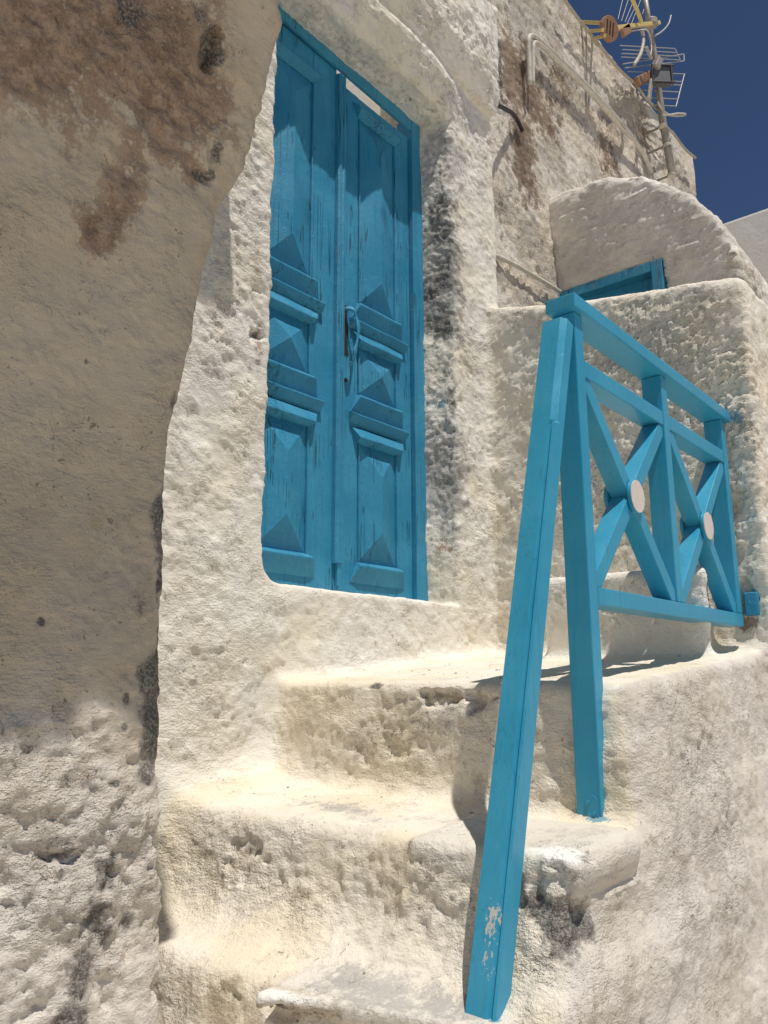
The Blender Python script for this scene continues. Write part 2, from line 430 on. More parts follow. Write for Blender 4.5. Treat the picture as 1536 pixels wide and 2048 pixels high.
def groups_A(X, Y, Z):
    yo = np.interp(Z, _oz, _oy).astype(np.float32)
    out = {}
    house = np.maximum((yfront(X, Z)-Y)*.85, np.maximum(Y-2.26, np.maximum(X-3.118, .5-X)))
    right = 2.700+.34*(2.05-Y)
    opening = smax(smax(1.668-X, .300-Z-.02*(2.05-Y), .10), np.maximum((X-right)*.94, Z-2.585-2.5*np.maximum(Y-2.075, 0)), .02)
    out['wall'] = smax(house, -opening, .022)
    def step(front, top, k=.035):
        return smax(smax(front, top, k), yo-Y, .04)
    bat = lambda zt: .20*np.clip(zt-Z, -.02, .34)-.045
    out['step0'] = step(.80-X+0*Y, Z+.83-.03*(X-.9))
    xn1 = np.interp(Y, _n1y, _n1x).astype(np.float32)
    out['step1'] = step((xn1+.035-X+bat(-.565)*-1)*.9, Z+.571-.05*(X-1.2))
    out['slab1'] = smax(bx(X-(xn1-1.1), Y, Z-.03*(X-1.2), (1.112, .78, -.600), (1.46, 1.235, -.566), .010), .78-Y, .02)
    out['step2'] = step(1.385-.10*np.clip(Y-.9, 0, .6)-.040*np.clip((1.20-Y)/.12, 0, 1)-X-bat(-.31), Z+.330-.055*(X-1.38)-.03*np.clip(Y-1.0, 0, .4))
    out['slab2'] = smax(bx(X+.05*np.maximum(Y-.85, 0), Y, Z-.055*(X-1.40), (1.375, .708, -.43), (1.66, 1.095, -.318), .028), (.338-Y-Z)*.7, .03)
    out['landing'] = step(1.731-X-bat(-.01)*.35+0*Y, Z+.012-.085*(X-1.75), .03)
    out['bench'] = smax(bx(X+.04*(Z-.1), Y, Z, (2.55, .70, -.2), (3.1, 1.40, .345), .03), (.828+.36*(X-2.55)-Y)*.94, .03)
    par = smax(smax(2.889+.10*(Y-.8)-X+.012*(Z-.8), (Z-np.interp(Y, _pty, _ptz))*.95, .045), .715-Y+.0*Z, .035)
    out['parapet'] = np.maximum(par, np.maximum(X-3.32, Y-2.2))
    return out
_gA = ['wall', 'parapet', 'step0', 'step1', 'step2', 'landing', 'bench', 'slab1', 'slab2']
_kA = [0, .05, .13, .13, .13, .055, .05, .014, .014]
def field_A(X, Y, Z):
    g = groups_A(X, Y, Z); d = g['wall']
    for n, k in zip(_gA[1:], _kA[1:]): d = smin(d, g[n], k)
    return d
vA, qA = mesh_field(field_A, (.80, .60, -1.38), (3.36, 2.24, 3.45), .0066)
qA = orient(vA, qA, field_A)
def argroup(P, names, groups):
    o = np.empty(len(P), int); best = np.full(len(P), 1e9)
    g = groups(P[:, 0].astype(np.float32), P[:, 1].astype(np.float32), P[:, 2].astype(np.float32))
    for i, n in enumerate(names):
        m = g[n] < best; o[m] = i; best[m] = g[n][m]
    return o
stA = [
 # right door reveal: lichen, mortar, paint smear
 ('dark', (2.7335, 1.9500, 2.0711), (.14, .16, .24), .80), ('dark', (2.7090, 1.9500, 1.7599), (.14, .16, .24), .88), ('dark', (2.6950, 1.9500, 1.5366), (.13, .16, .18), .88), ('dark', (2.7051, 1.9400, 1.3247), (.07, .13, .08), .8), ('dark', (2.7081, 1.9400, 0.8270), (.08, .13, .16), .62),
 ('rough', (2.7088, 1.9300, 1.9009), (.16, .2, .75), 1), ('rough', (2.7168, 1.9300, 0.9601), (.14, .2, .55), .9),
 ('grey', (2.7182, 1.9500, 1.8129), (.17, .19, .50), 1.25), ('grey', (2.7205, 1.9500, 0.8976), (.14, .17, .38), 1.1), ('grey', (2.7913, 1.9500, 2.3875), (.14, .16, .24), .95), ('dark', (2.7626, 1.9300, 2.3630), (.08, .1, .16), .62),
 ('blue', (2.6838, 1.9600, 1.1779), (.06, .11, .045), 1.25), ('blue', (2.6492, 1.9700, 0.4366), (.02, .06, .02), .85), ('dark', (2.7384, 1.9000, 1.1857), (.03, .06, .18), .8),
 ('brown', (2.7213, 1.9300, 0.5461), (.04, .08, .07), .75), ('dark', (2.7148, 1.9200, 0.6619), (.03, .06, .05), .8), ('tan', (2.8063, 1.8800, 1.6765), (.05, .06, .35), .7),
 ('tan', (2.5911, 1.8800, 0.2827), (.13, .09, .04), .6), ('tan', (2.9060, 1.8000, 0.2149), (.12, .12, .06), .5),
 # left jamb
 ('rough', (1.5355, 1.8700, 1.3301), (.16, .15, .42), 1), ('rough', (1.4292, 1.8700, 1.0166), (.14, .12, .14), .8), ('rough', (1.5860, 1.8700, 1.7034), (.1, .15, .4), .8), ('rough', (1.5770, 1.8700, 0.8134), (.06, .12, .25), .7),
 ('tan', (1.6034, 1.8600, 1.2835), (.055, .12, .28), .62), ('dark', (1.6097, 1.8600, 1.1092), (.03, .08, .07), .72), ('dark', (1.5424, 1.8600, 1.4729), (.05, .1, .2), .5), ('dark', (1.5193, 1.8700, 1.2182), (.04, .08, .16), .55),
 ('brown', (1.6221, 1.8600, 1.0613), (.04, .1, .12), .6), ('grey', (1.4420, 1.8800, 0.9174), (.09, .06, .025), .62), ('grey', (1.5892, 1.8800, 0.9873), (.02, .06, .12), .5),
 # wall foot on the left
 ('rough', (1.4918, 1.8600, -0.0603), (.16, .1, .22), .8), ('dark', (1.4706, 1.8600, -0.1689), (.06, .06, .05), .55), ('dark', (1.3881, 1.8600, -0.0580), (.03, .05, .06), .55), ('tan', (1.4168, 1.8600, 0.0368), (.06, .05, .06), .5), ('tan', (1.4911, 1.8600, -0.0465), (.09, .08, .10), .52), ('dark', (1.5891, 1.8600, 0.0457), (.022, .05, .018), .9), ('dark', (1.4740, 1.8600, -0.0599), (.05, .06, .07), .42),
 # lintel and cornice
 ('grey', (2.1525, 1.9800, 2.5800), (.55, .12, .05), .60), ('grey', (2.3150, 1.8400, 2.5112), (.25, .05, .05), .6), ('tan', (2.1715, 1.8300, 2.5073), (.2, .05, .035), .55), ('rough', (2.7208, 1.7700, 2.9796), (.35, .12, .2), .9),
 ('grey', (2.7254, 1.7800, 2.7445), (.10, .06, .06), .66), ('dark', (2.6057, 1.7600, 2.9994), (.03, .05, .03), .8), ('dark', (3.0449, 1.8000, 3.2265), (.04, .06, .12), .6), ('tan', (2.7459, 1.8900, 2.3357), (.05, .05, .16), .6),
 ('rough', (3.0057, 1.8900, 2.4754), (.18, .1, .35), .55),
 # riser of the landing
 ('dark', (1.7350, 1.5022, -0.0157), (.05, .035, .020), 1.15), ('tan', (1.7350, 1.2802, -0.0474), (.06, .10, .028), 0.90), ('grey', (1.7400, 1.2530, -0.1078), (.04, .05, .05), .66), ('tan', (1.7400, 1.5473, -0.1978), (.06, .06, .045), 0.65),
 ('dark', (1.7400, 1.4472, -0.1926), (.02, .012, .03), .62), ('tan', (1.7400, 1.2397, -0.2064), (.05, .10, .05), 0.54), ('tan', (1.7600, 1.6239, -0.0631), (.05, .09, .06), 0.40), ('rough', (1.7400, 1.3688, -0.1500), (.08, .22, .12), .6),
 ('tan', (1.7400, 0.9780, -0.1455), (.04, .05, .10), 0.38), ('tan', (1.7400, 1.0719, -0.0906), (.03, .02, .08), 0.54),
 # treads
 ('grey', (1.5016, 1.4336, -0.3000), (.07, .16, .03), .72), ('grey', (1.5472, 1.1052, -0.3000), (.07, .12, .03), .70), ('grey', (1.5523, 0.8349, -0.3000), (.09, .10, .03), .55), ('dark', (1.3300, 0.9924, -0.2760), (.02, .04, .012), .8),
 ('grey', (1.2205, 1.0354, -0.5600), (.11, .22, .03), .86), ('grey', (1.2729, 0.9171, -0.5600), (.11, .16, .03), .82), ('grey', (1.1862, 1.1540, -0.5600), (.06, .10, .03), .7), ('tan', (1.2046, 1.0717, 0.0200), (.05, .04, .02), 0.72),
 ('white', (1.3600, 1.3291, -0.2958), (.05, .22, .022), 1.0), ('white', (1.3600, 1.1804, -0.3045), (.05, .10, .022), 1.0), ('white', (1.3850, 1.0147, -0.2969), (.05, .20, .022), 1.0), ('white', (1.3850, 0.7669, -0.3002), (.07, .13, .035), .95), ('white', (1.4200, 0.6850, -0.2871), (.08, .06, .04), .8),
 ('white', (1.1100, 1.1546, -0.5689), (.05, .14, .02), .72), ('white', (1.1400, 0.9671, -0.5538), (.05, .16, .022), 1.0), ('white', (1.1700, 0.8437, -0.5458), (.05, .10, .022), .95), ('white', (1.7350, 1.0238, -0.0208), (.04, .12, .012), .7), ('white', (1.7350, 0.7799, -0.0123), (.05, .05, .03), .7),
 ('grey', (1.4917, 1.3581, -0.3000), (.10, .22, .03), .82), ('grey', (1.5224, 1.1148, -0.3000), (.09, .14, .03), .78), ('grey', (1.5861, 1.2805, -0.2900), (.08, .2, .03), .55), ('grey', (1.2212, 1.0846, -0.5500), (.14, .30, .03), .84),
 # riser of the middle step
 ('tan', (1.3700, 1.5724, -0.4294), (.06, .10, .09), 0.67), ('dark', (1.3700, 1.6253, -0.4820), (.03, .05, .025), .60), ('tan', (1.3700, 1.3826, -0.4886), (.06, .14, .06), 0.56), ('rough', (1.3700, 1.3358, -0.4709), (.08, .35, .12), .8),
 ('dark', (1.3700, 0.7266, -0.4327), (.10, .07, .065), 1.35), ('dark', (1.3700, 0.7743, -0.4083), (.08, .05, .05), 1.25), ('dark', (1.3700, 0.7050, -0.4685), (.08, .05, .04), 1.0), ('tan', (1.3700, 0.7533, -0.3883), (.07, .07, .035), 0.81), ('brown', (1.3700, 0.8310, -0.5346), (.04, .05, .05), .42),
 ('tan', (1.3700, 0.9613, -0.5102), (.05, .08, .05), 0.65), ('dark', (1.3700, 0.9403, -0.4974), (.02, .02, .04), .7), ('tan', (1.3700, 1.0827, -0.4968), (.05, .12, .05), 0.49), ('dark', (1.3700, 1.3505, -0.5144), (.02, .014, .012), .8),
 ('dark', (1.3700, 1.1822, -0.5003), (.02, .014, .012), .8), ('tan', (1.3300, 0.6906, -0.3229), (.06, .08, .035), 0.72), ('grey', (1.3200, 0.9681, -0.3283), (.03, .16, .03), .95), ('grey', (1.3200, 0.7726, -0.3326), (.03, .12, .025), .7),
 ('tan', (1.1200, 1.3925, -0.6346), (.08, .16, .09), 0.90), ('tan', (1.1400, 1.1591, -0.5948), (.08, .22, .04), 0.99), ('dark', (1.1200, 1.4598, -0.5992), (.05, .04, .03), .5), ('dark', (1.1200, 1.2461, -0.5881), (.03, .05, .02), .5),
 ('grey', (1.7600, 1.8983, -0.1276), (.08, .12, .05), .40), ('tan', (1.7400, 1.1500, -0.2486), (.05, .06, .03), .62), ('tan', (1.7400, 1.6620, -0.2865), (.06, .08, .03), .55), ('dark', (1.7400, 1.0928, -0.2617), (.02, .03, .015), .7), ('dark', (1.3700, 0.9320, -0.4872), (.03, .03, .03), .7), ('tan', (1.2416, 1.3239, -0.5500), (.1, .16, .03), .38), ('dark', (1.3600, 1.4073, -0.3846), (.015, .02, .02), .6), ('dark', (1.3700, 1.5618, -0.4616), (.02, .02, .05), .62), ('grey', (1.7350, 1.1549, -0.0435), (.03, .05, .03), .55),
 ('rough', (1.3700, 1.0438, -0.4346), (.1, .22, .14), .9), ('rough', (1.3700, 1.6079, -0.4568), (.1, .14, .14), .7), ('rough', (1.3700, 0.8081, -0.4805), (.1, .12, .12), .8),
 # outer side wall
 ('tan', (1.3786, 0.7000, -0.5477), (.06, .05, .06), .6), ('brown', (1.3235, 0.7000, -0.5472), (.03, .04, .03), .5), ('tan', (1.6349, 0.7000, -0.4317), (.10, .06, .14), .35), ('rough', (2.1821, 0.7400, -0.2597), (.25, .1, .25), .75), ('rough', (2.0053, 0.7300, -0.5627), (.25, .1, .22), .6), ('tan', (2.2586, 0.7400, -0.2669), (.10, .06, .25), .42), ('dark', (1.9320, 0.7300, -0.5984), (.14, .06, .05), .36),
 ('dark', (2.2456, 0.7400, -0.2406), (.05, .05, .08), .5), ('dark', (2.1501, 0.7300, -0.4104), (.04, .05, .12), .48), ('brown', (1.6768, 0.7450, -0.2972), (.016, .03, .05), .95), ('dark', (1.7083, 0.7400, -0.3454), (.012, .03, .03), .7),
 ('blue', (1.6723, 0.7650, -0.0225), (.014, .03, .03), .9), ('blue', (1.6243, 0.7500, -0.2812), (.02, .03, .03), .95), ('blue', (1.6978, 0.8223, -0.3050), (.03, .045, .02), .8), ('blue', (1.2642, 0.8234, -0.5700), (.03, .05, .02), .72), ('dark', (1.6975, 0.8750, -0.3000), (.03, .03, .02), .7),
 # parapet
 ('rough', (2.8890, 1.1837, 1.1013), (.1, .62, .62), 1.0), ('rough', (2.8890, 1.6940, 1.3633), (.1, .3, .55), .95), ('rough', (2.8890, 1.5315, 0.7102), (.1, .4, .3), .65), ('rough', (2.8890, 0.7814, 0.7812), (.12, .2, .6), .7),
 ('tan', (2.8890, 1.7772, 1.1980), (.1, .22, .40), .52), ('tan', (2.8890, 1.1608, 1.1370), (.1, .22, .16), .40), ('grey', (2.8890, 1.5390, 1.5046), (.06, .12, .05), .62), ('dark', (2.8890, 1.5425, 1.1879), (.05, .03, .04), .62), ('grey', (2.8890, 1.5237, 1.3288), (.05, .06, .04), .7),
 ('blue', (2.8890, 0.7808, 0.9010), (.05, .05, .05), .72), ('blue', (2.8890, 1.2805, 0.4093), (.05, .10, .025), .58), ('dark', (2.8890, 0.7801, 0.9850), (.04, .05, .10), .5), ('tan', (2.8890, 0.8123, 0.6232), (.05, .06, .25), .5),
 ('grey', (2.8890, 0.7814, 0.8179), (.05, .05, .16), .55), ('tan', (2.9000, 0.7348, 0.9587), (.2, .06, .6), .5), ('dark', (2.8724, 0.7200, 0.7660), (.05, .05, .3), .45), ('brown', (2.8890, 0.8111, 0.1791), (.05, .05, .05), .9),
 ('dark', (2.8890, 1.7529, 0.2223), (.05, .03, .02), .7), ('tan', (2.8890, 1.7846, 0.3385), (.08, .05, .08), .5), ('blue', (2.7000, 0.8673, 0.1562), (.2, .05, .02), .7), ('dark', (2.7000, 0.8842, 0.1456), (.16, .03, .02), .7),
]
chA = [((1.7350, 1.2641, -0.0523), (.06, .135, .030), .019), ((1.7350, 1.5022, -0.0157), (.05, .045, .022), .010), ((1.7400, 1.5473, -0.1978), (.06, .05, .04), .008), ((1.7400, 1.4208, -0.1912), (.06, .05, .035), .010),
 ((1.3700, 1.5724, -0.4294), (.05, .07, .07), .010), ((1.3700, 0.7546, -0.4132), (.07, .085, .085), .014), ((1.6100, 1.8600, 1.1006), (.03, .08, .05), .022), ((1.6117, 1.8600, 1.2333), (.03, .08, .06), .010), ((1.5891, 1.8600, 0.0457), (.02, .05, .014), .012),
 ((1.3300, 1.0495, -0.3634), (.03, .06, .02), .010), ((1.3200, 0.9095, -0.2989), (.03, .02, .02), .012), ((1.3200, 0.6856, -0.3245), (.06, .07, .03), .014), ((1.1200, 1.1906, -0.6047), (.08, .20, .03), .012), ((2.7193, 1.9000, 0.6599), (.03, .06, .06), .018),
 ((2.7311, 1.8900, 1.0678), (.02, .06, .15), .012), ((1.6753, 0.7450, -0.3068), (.012, .03, .06), .014), ((2.8890, 0.8042, 0.2549), (.04, .035, .06), .02), ((2.6878, 1.9000, 2.5710), (.05, .06, .03), .014), ((1.3700, 0.9380, -0.4970), (.03, .02, .03), .012),
 ((1.3700, 1.3505, -0.5144), (.02, .015, .012), .01), ((1.3700, 1.1822, -0.5003), (.02, .016, .012), .01), ((2.8890, 2.0045, 1.2509), (.02, .03, .1), .012), ((2.3034, 1.8300, 2.5716), (.12, .05, .022), .010)]
crA = [([(2.4798, 2.0547, 2.5850), (2.5165, 2.0164, 2.5850), (2.5258, 1.9651, 2.5850), (2.6014, 1.9569, 2.5850), (2.6649, 1.9233, 2.5850)], .006),
 ([(1.3400, 1.2110, -0.3071), (1.3500, 1.2284, -0.3608), (1.3600, 1.2342, -0.4233), (1.3700, 1.2059, -0.4605), (1.3800, 1.2048, -0.5015)], .005), ([(1.3300, 1.4866, -0.3241), (1.3500, 1.5291, -0.3982), (1.3700, 1.5403, -0.5028), (1.3800, 1.5693, -0.5536)], .006),
 ([(1.3500, 1.3807, -0.3851), (1.3500, 1.3023, -0.3926), (1.3500, 1.2282, -0.3889)], .004), ([(2.7298, 1.9700, 2.3635), (2.7161, 1.9800, 2.2297), (2.6802, 1.9900, 2.1130)], .005), ([(1.6653, 0.7450, -0.2908), (1.6819, 0.7420, -0.3319), (1.7305, 0.7400, -0.3686)], .007),
 ([(2.7392, 1.9000, 1.2089), (2.7409, 1.9000, 1.0497), (2.7202, 1.9000, 0.8887), (2.7294, 1.9000, 0.7371)], .007), ([(2.6721, 1.9200, 0.5600), (2.6657, 1.9300, 0.4764), (2.6010, 1.9600, 0.4104)], .005), ([(1.7400, 1.4207, -0.1782), (1.7400, 1.4454, -0.1925), (1.7400, 1.4298, -0.2177)], .006),
 ([(1.7500, 1.6130, -0.2634), (1.7500, 1.5561, -0.2259), (1.7500, 1.5943, -0.1872), (1.7500, 1.5375, -0.1709)], .004), ([(2.9000, 0.9171, 0.4403), (2.9000, 0.8264, 0.5016), (2.9000, 0.7819, 0.4437)], .005), ([(1.3300, 1.0808, -0.3014), (1.3300, 1.0876, -0.3307), (1.3400, 1.0448, -0.3691), (1.3500, 0.9673, -0.3827)], .004)]
def finish_A():
    global vA
    P = vA.copy(); nor = vnormals(P, qA)
    gi = argroup(P, _gA, groups_A)
    at = blobs(P, stA, 1)
    for k_ in ATTR: at[k_][gi == 6] *= .0 if k_ == 'rough' else .6
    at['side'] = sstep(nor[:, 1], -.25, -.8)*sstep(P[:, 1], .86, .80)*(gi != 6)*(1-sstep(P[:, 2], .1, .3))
    amp = np.ones(len(P)); rough = at['rough']
    up = np.clip(nor[:, 2], 0, 1)
    amp *= 1-.55*up
    slab = np.isin(gi, [7, 8]); amp[slab] *= .55
    amp[gi == 6] *= .3
    d = .011*perlin(P, 2.3, 1)*amp+.0075*perlin(P, 6.1, 2)*amp+.0042*perlin(P, 14, 3)*amp
    d += .0021*fbm(P, 33, 2, 4)*amp
    lump = fbm(P, 40, 3, 9, .6)
    d += rough*(.0062*lump-.0045*np.abs(perlin(P, 27, 12)))*(1-.35*(gi == 1))
    pit = sstep(perlin(P, 30, 21)+.5*perlin(P, 66, 22), .48, .8)*sstep(fbm(P, 5, 2, 23), -.25, .35)
    d -= .0036*pit*(.35+rough+.9*at['side'])*(1-.6*up)
    # soft stipple of the parapet: overlapping little hollows
    par = (gi == 1)*sstep(rough, .1, .7)
    st_ = fbm(P, 38, 3, 31, .65); d += par*(.0070*np.clip(st_, -.5, .28)-.0035*sstep(np.abs(perlin(P, 30, 33)), .14, .0))*(.55+.6*sstep(fbm(P, 2.5, 2, 34), -.3, .3))
    # flaking edges of thick limewash: shallow plateaus
    fl = fbm(P, 10, 4, 41, .6)
    d += .0028*(sstep(fl, .02, .08)+sstep(fl, .36, .41))*(1-.6*up)*(~slab)
    d += chips(P, chA)
    ck = crack_field(P, crA); d -= .006*ck; at['dark'] = np.maximum(at['dark'], .85*ck)
    eav = sstep(P[:, 2], 2.54, 2.60)*sstep(nor[:, 1], .2, -.2)
    d += eav*(.0028*fbm(P, 16, 3, 77, .6)-.006*sstep(fbm(P, 8, 4, 78), .22, .27)*sstep(P[:, 2], 2.62, 2.66))
    at['grey'] = np.maximum(at['grey'], .45*eav*sstep(fbm(P, 5, 3, 79), -.2, .3))
    # vertical cracks in the middle riser and on the lintel
    vA = P+nor*d[:, None]
    nor2 = vnormals(vA, qA)
    at['rough'] = np.clip(.25+.75*rough, 0, 1)*(1-.5*up)
    fc = P[qA].mean(1); fg = argroup(fc, _gA, groups_A)
    gg = groups_A(*[fc[:, k].astype(np.float32) for k in range(3)])
    rest = argroup(fc, _gA[:7], groups_A)
    for k, n_ in ((7, 'slab1'), (8, 'slab2')):
        bad = (fg == k) & (gg[n_] > .004); fg[bad] = rest[bad]
    fn = nor[qA].mean(1)
    side = np.isin(fg, [2, 3, 4, 5]) & (fn[:, 1] < -.55) & (fc[:, 1] < .80)
    return at, nor2, fg, side
atA, norA, fgA, sideA = finish_A()

house = thing('house', (2.2, 1.9, -1.45), 'weathered whitewashed house wall with a blue panelled double door under a moulded lintel', 'house')
stairs = thing('staircase', (1.5, 1.3, -1.45), 'worn whitewashed outside stairs climbing to the landing below the blue double door', 'staircase')
quads_to_object('wall', vA, qA[(fgA == 0)], norA, atA, M_WALL, house)
for gi, nm, m in ((2, 'step', M_STAIR), (3, 'step', M_STAIR), (4, 'step', M_STAIR), (5, 'landing', M_STAIR), (7, 'tread_slab', M_SLAB), (8, 'tread_slab', M_SLAB)):
    s_ = (fgA == gi) & ~sideA
    if s_.any(): quads_to_object(nm, vA, qA[s_], norA, atA, m, stairs)
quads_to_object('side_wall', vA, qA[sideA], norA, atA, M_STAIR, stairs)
o = quads_to_object('parapet_wall', vA, qA[fgA == 1], norA, atA, M_PARA)
tag(o, 'rough pitted whitewashed parapet wall closing the landing behind the blue railing', 'wall')
o = quads_to_object('masonry_bench', vA, qA[fgA == 6], norA, atA, M_VAULT)
tag(o, 'low smooth white plaster bench against the pitted parapet wall', 'bench')
# loose grit and plaster crumbs that gather on the treads
rg_ = np.random.RandomState(4); fnz = norA[:, 2]
cand = np.where((fnz > .93) & (vA[:, 2] < .2) & (vA[:, 0] < 2.5) & (vA[:, 1] > .85) & (vA[:, 1] < 1.8))[0]
wt = np.exp(-((vA[cand, 0] % .36)-.20)**2/.02); pick = rg_.choice(cand, 130, replace=False, p=wt/wt.sum())
gr = MB()
for i in pick:
    c = vA[i]; r = .0010+.0024*rg_.rand()**4
    q8 = [(sx*r*(.6+.7*rg_.rand()), sy*r*(.6+.7*rg_.rand()), sz*r*(.4+.5*rg_.rand())) for sz in (-1, 1) for sx, sy in ((-1, -1), (1, -1), (1, 1), (-1, 1))]
    gr.hexa([(c[0]+x, c[1]+y, c[2]+z+r*.3) for x, y, z in q8])
tag(gr.build('plaster_grit', M_MORTAR), 'small crumbs of plaster and grit lying on the whitewashed treads', 'grit', None, 'stuff')
print('A', len(qA), time.time()-T0)

# ================================================================== corner wall on the left, with its roof slab
# the face bows outwards as it rises into the springing of an arch over the lane
_fz = np.array([-1.6, -.65, -.05, .4, .8, 1.1, 1.4, 1.6, 1.8, 2.0, 2.2, 2.4]); _fy = np.array([1.42, 1.452, 1.488, 1.475, 1.405, 1.325, 1.215, 1.125, 1.01, .88, .74, .60])
_nz = np.array([-1.6, -.66, -.49, -.25, -.05, .17, .39, .55, .70, .84, .93, 1.04, 1.12, 1.21, 1.29, 1.38, 1.44, 1.48, 1.50, 2.4])
_nx = np.array([1.06, 1.058, 1.057, 1.046, 1.045, 1.038, 1.028, 1.010, 1.014, 1.019, 1.024, 1.034, 1.060, 1.072, 1.074, 1.070, 1.064, 1.058, 1.038, 1.03])
def field_B(X, Y, Z):
    return np.maximum(smax((np.interp(Z, _fz, _fy).astype(np.float32)-Y)*.9, (X-np.interp(Z, _nz, _nx).astype(np.float32))*.92, .04), Y-1.80)
vB, qB = mesh_field(field_B, (.05, .92, -1.40), (1.20, 1.74, 1.78), .0058)
qB = orient(vB, qB, field_B)
stB = [
 ('brown', (0.5488, 1.3012, 1.1648), (.24, .2, .20), 1.15), ('brown', (0.7161, 1.2657, 1.2618), (.24, .2, .18), 1.15), ('brown', (0.8115, 1.2818, 1.2177), (.20, .2, .16), 1.15), ('brown', (0.9157, 1.2843, 1.2109), (.14, .2, .12), 1.1), ('brown', (0.8329, 1.2924, 1.1889), (.18, .2, .10), 1.05), ('brown', (0.6314, 1.2937, 1.1853), (.2, .2, .16), 1.0),
 ('brown', (0.8914, 1.2284, 1.3634), (.10, .2, .12), .62), ('brown', (0.7936, 1.3307, 1.0785), (.06, .2, .16), .66), ('brown', (0.7814, 1.3624, 0.9596), (.08, .2, .14), .86), ('brown', (0.8608, 1.3245, 1.1013), (.16, .2, .06), .72), ('tan', (0.7141, 1.3307, 1.0787), (.4, .2, .25), .6), ('brown', (0.7607, 1.3838, 0.8797), (.08, .2, .08), .95), ('brown', (0.6341, 1.3234, 1.1043), (.12, .2, .09), .62),
 ('tan', (1.0303, 1.3329, 1.0705), (.10, .2, .15), .55), ('tan', (1.0057, 1.3658, 0.9468), (.05, .2, .15), .6), ('tan', (0.8371, 1.3390, 1.0475), (.2, .2, .25), .46), ('tan', (0.5843, 1.3232, 1.1049), (.25, .2, .3), .40),
 ('dark', (0.9057, 1.2367, 1.3407), (.028, .1, .045), 1.59), ('dark', (0.9181, 1.2399, 1.3321), (.03, .1, .03), 1.46), ('dark', (0.7247, 1.2516, 1.3002), (.06, .1, .04), 1.16), ('dark', (0.8641, 1.2230, 1.3781), (.04, .1, .04), 0.73),
 ('dark', (0.9815, 1.3083, 1.1455), (.022, .1, .032), 1.28), ('dark', (0.9546, 1.3271, 1.0922), (.03, .1, .018), 1.22), ('dark', (0.9796, 1.3244, 1.1016), (.022, .1, .016), 1.28), ('tan', (0.9631, 1.3185, 1.1177), (.05, .1, .05), .6),
 ('dark', (1.0127, 1.4767, 0.3411), (.040, .14, .11), 1.52), ('dark', (1.0187, 1.4802, 0.2206), (.018, .14, .07), 1.22), ('dark', (1.0237, 1.4871, -0.0650), (.050, .14, .14), 1.59), ('dark', (1.0268, 1.4848, 0.0600), (.014, .14, .10), 1.04), ('dark', (1.0072, 1.4796, -0.1894), (.035, .12, .045), 1.04), ('dark', (0.9832, 1.4863, 0.0075), (.022, .1, .022), 1.16),
 ('dark', (0.9482, 1.4876, -0.0377), (.014, .1, .018), 1.16), ('dark', (0.9473, 1.4852, -0.0971), (.010, .1, .012), 1.10), ('dark', (0.9913, 1.4393, 0.6039), (.02, .12, .04), 0.85), ('tan', (0.9766, 1.4812, 0.1846), (.05, .12, .14), .58), ('dark', (0.9705, 1.4812, 0.1841), (.035, .1, .11), 0.56),
 ('dark', (0.7550, 1.4835, 0.1071), (.010, .08, .012), 1.46), ('tan', (0.8543, 1.4777, 0.3073), (.02, .08, .018), .8), ('dark', (0.7793, 1.4351, 0.6281), (.006, .06, .010), 1.34), ('tan', (0.8554, 1.4797, 0.2356), (.012, .08, .01), .75),
 ('dark', (0.9104, 1.4695, -0.3591), (.05, .1, .06), 0.98), ('dark', (0.8933, 1.4639, -0.4517), (.045, .1, .07), 1.05), ('dark', (0.8716, 1.4592, -0.5306), (.05, .1, .06), 1.10), ('dark', (0.8550, 1.4555, -0.5911), (.05, .1, .05), 1.16), ('dark', (0.9678, 1.4635, -0.4588), (.05, .1, .035), 0.88), ('dark', (0.9263, 1.4786, -0.2059), (.02, .1, .012), 0.98), ('dark', (0.8321, 1.4718, -0.3200), (.05, .1, .02), 0.88),
 ('dark', (0.7543, 1.4833, -0.1279), (.05, .1, .02), 0.61), ('tan', (0.7427, 1.4855, -0.0918), (.05, .1, .03), .7), ('tan', (0.8142, 1.4815, -0.1591), (.15, .1, .05), .55), ('tan', (0.7955, 1.4696, -0.3564), (.12, .1, .06), .5), ('tan', (0.9908, 1.4742, -0.2792), (.06, .1, .05), .5), ('tan', (0.9531, 1.4605, -0.5082), (.08, .1, .08), .5),
 ('rough', (0.8542, 1.4690, -0.3668), (.5, .3, .36), 1.15), ('rough', (1.0109, 1.4823, -0.1452), (.15, .3, .10), .7), ('rough', (0.7883, 1.2828, 1.2151), (.5, .3, .2), .7), ('rough', (0.7971, 1.3606, 0.9666), (.15, .3, .2), .5)]
chB = [((0.9043, 1.2351, 1.3451), (.024, .1, .05), .035), ((0.9827, 1.3081, 1.1461), (.02, .1, .032), .012), ((0.9607, 1.3263, 1.0950), (.03, .1, .016), .012), ((0.7550, 1.4835, 0.1071), (.01, .06, .012), .008), ((0.8322, 1.4717, -0.3218), (.05, .1, .014), .014), ((0.8933, 1.4639, -0.4517), (.03, .1, .05), .012),
 ((0.9178, 1.4580, -0.5507), (.02, .1, .08), .012), ((1.0193, 1.4786, 0.2755), (.012, .12, .12), .010), ((1.0473, 1.4544, -0.6106), (.02, .1, .03), .012)]
P = vB.copy(); nB = vnormals(P, qB); atB = blobs(P, stB, 2); rg = np.clip(atB['rough'], 0, 1)
d = .012*perlin(P, 2.1, 51)+.007*perlin(P, 5.5, 52)+.0035*perlin(P, 13, 53)*(.5+rg)+.0012*fbm(P, 34, 2, 54)
d += rg*(.013*perlin(P, 11.5, 55)+.0105*fbm(P, 22, 3, 56, .62)-.009*np.abs(perlin(P, 17, 57))-.005*sstep(perlin(P, 46, 58), .25, .55))
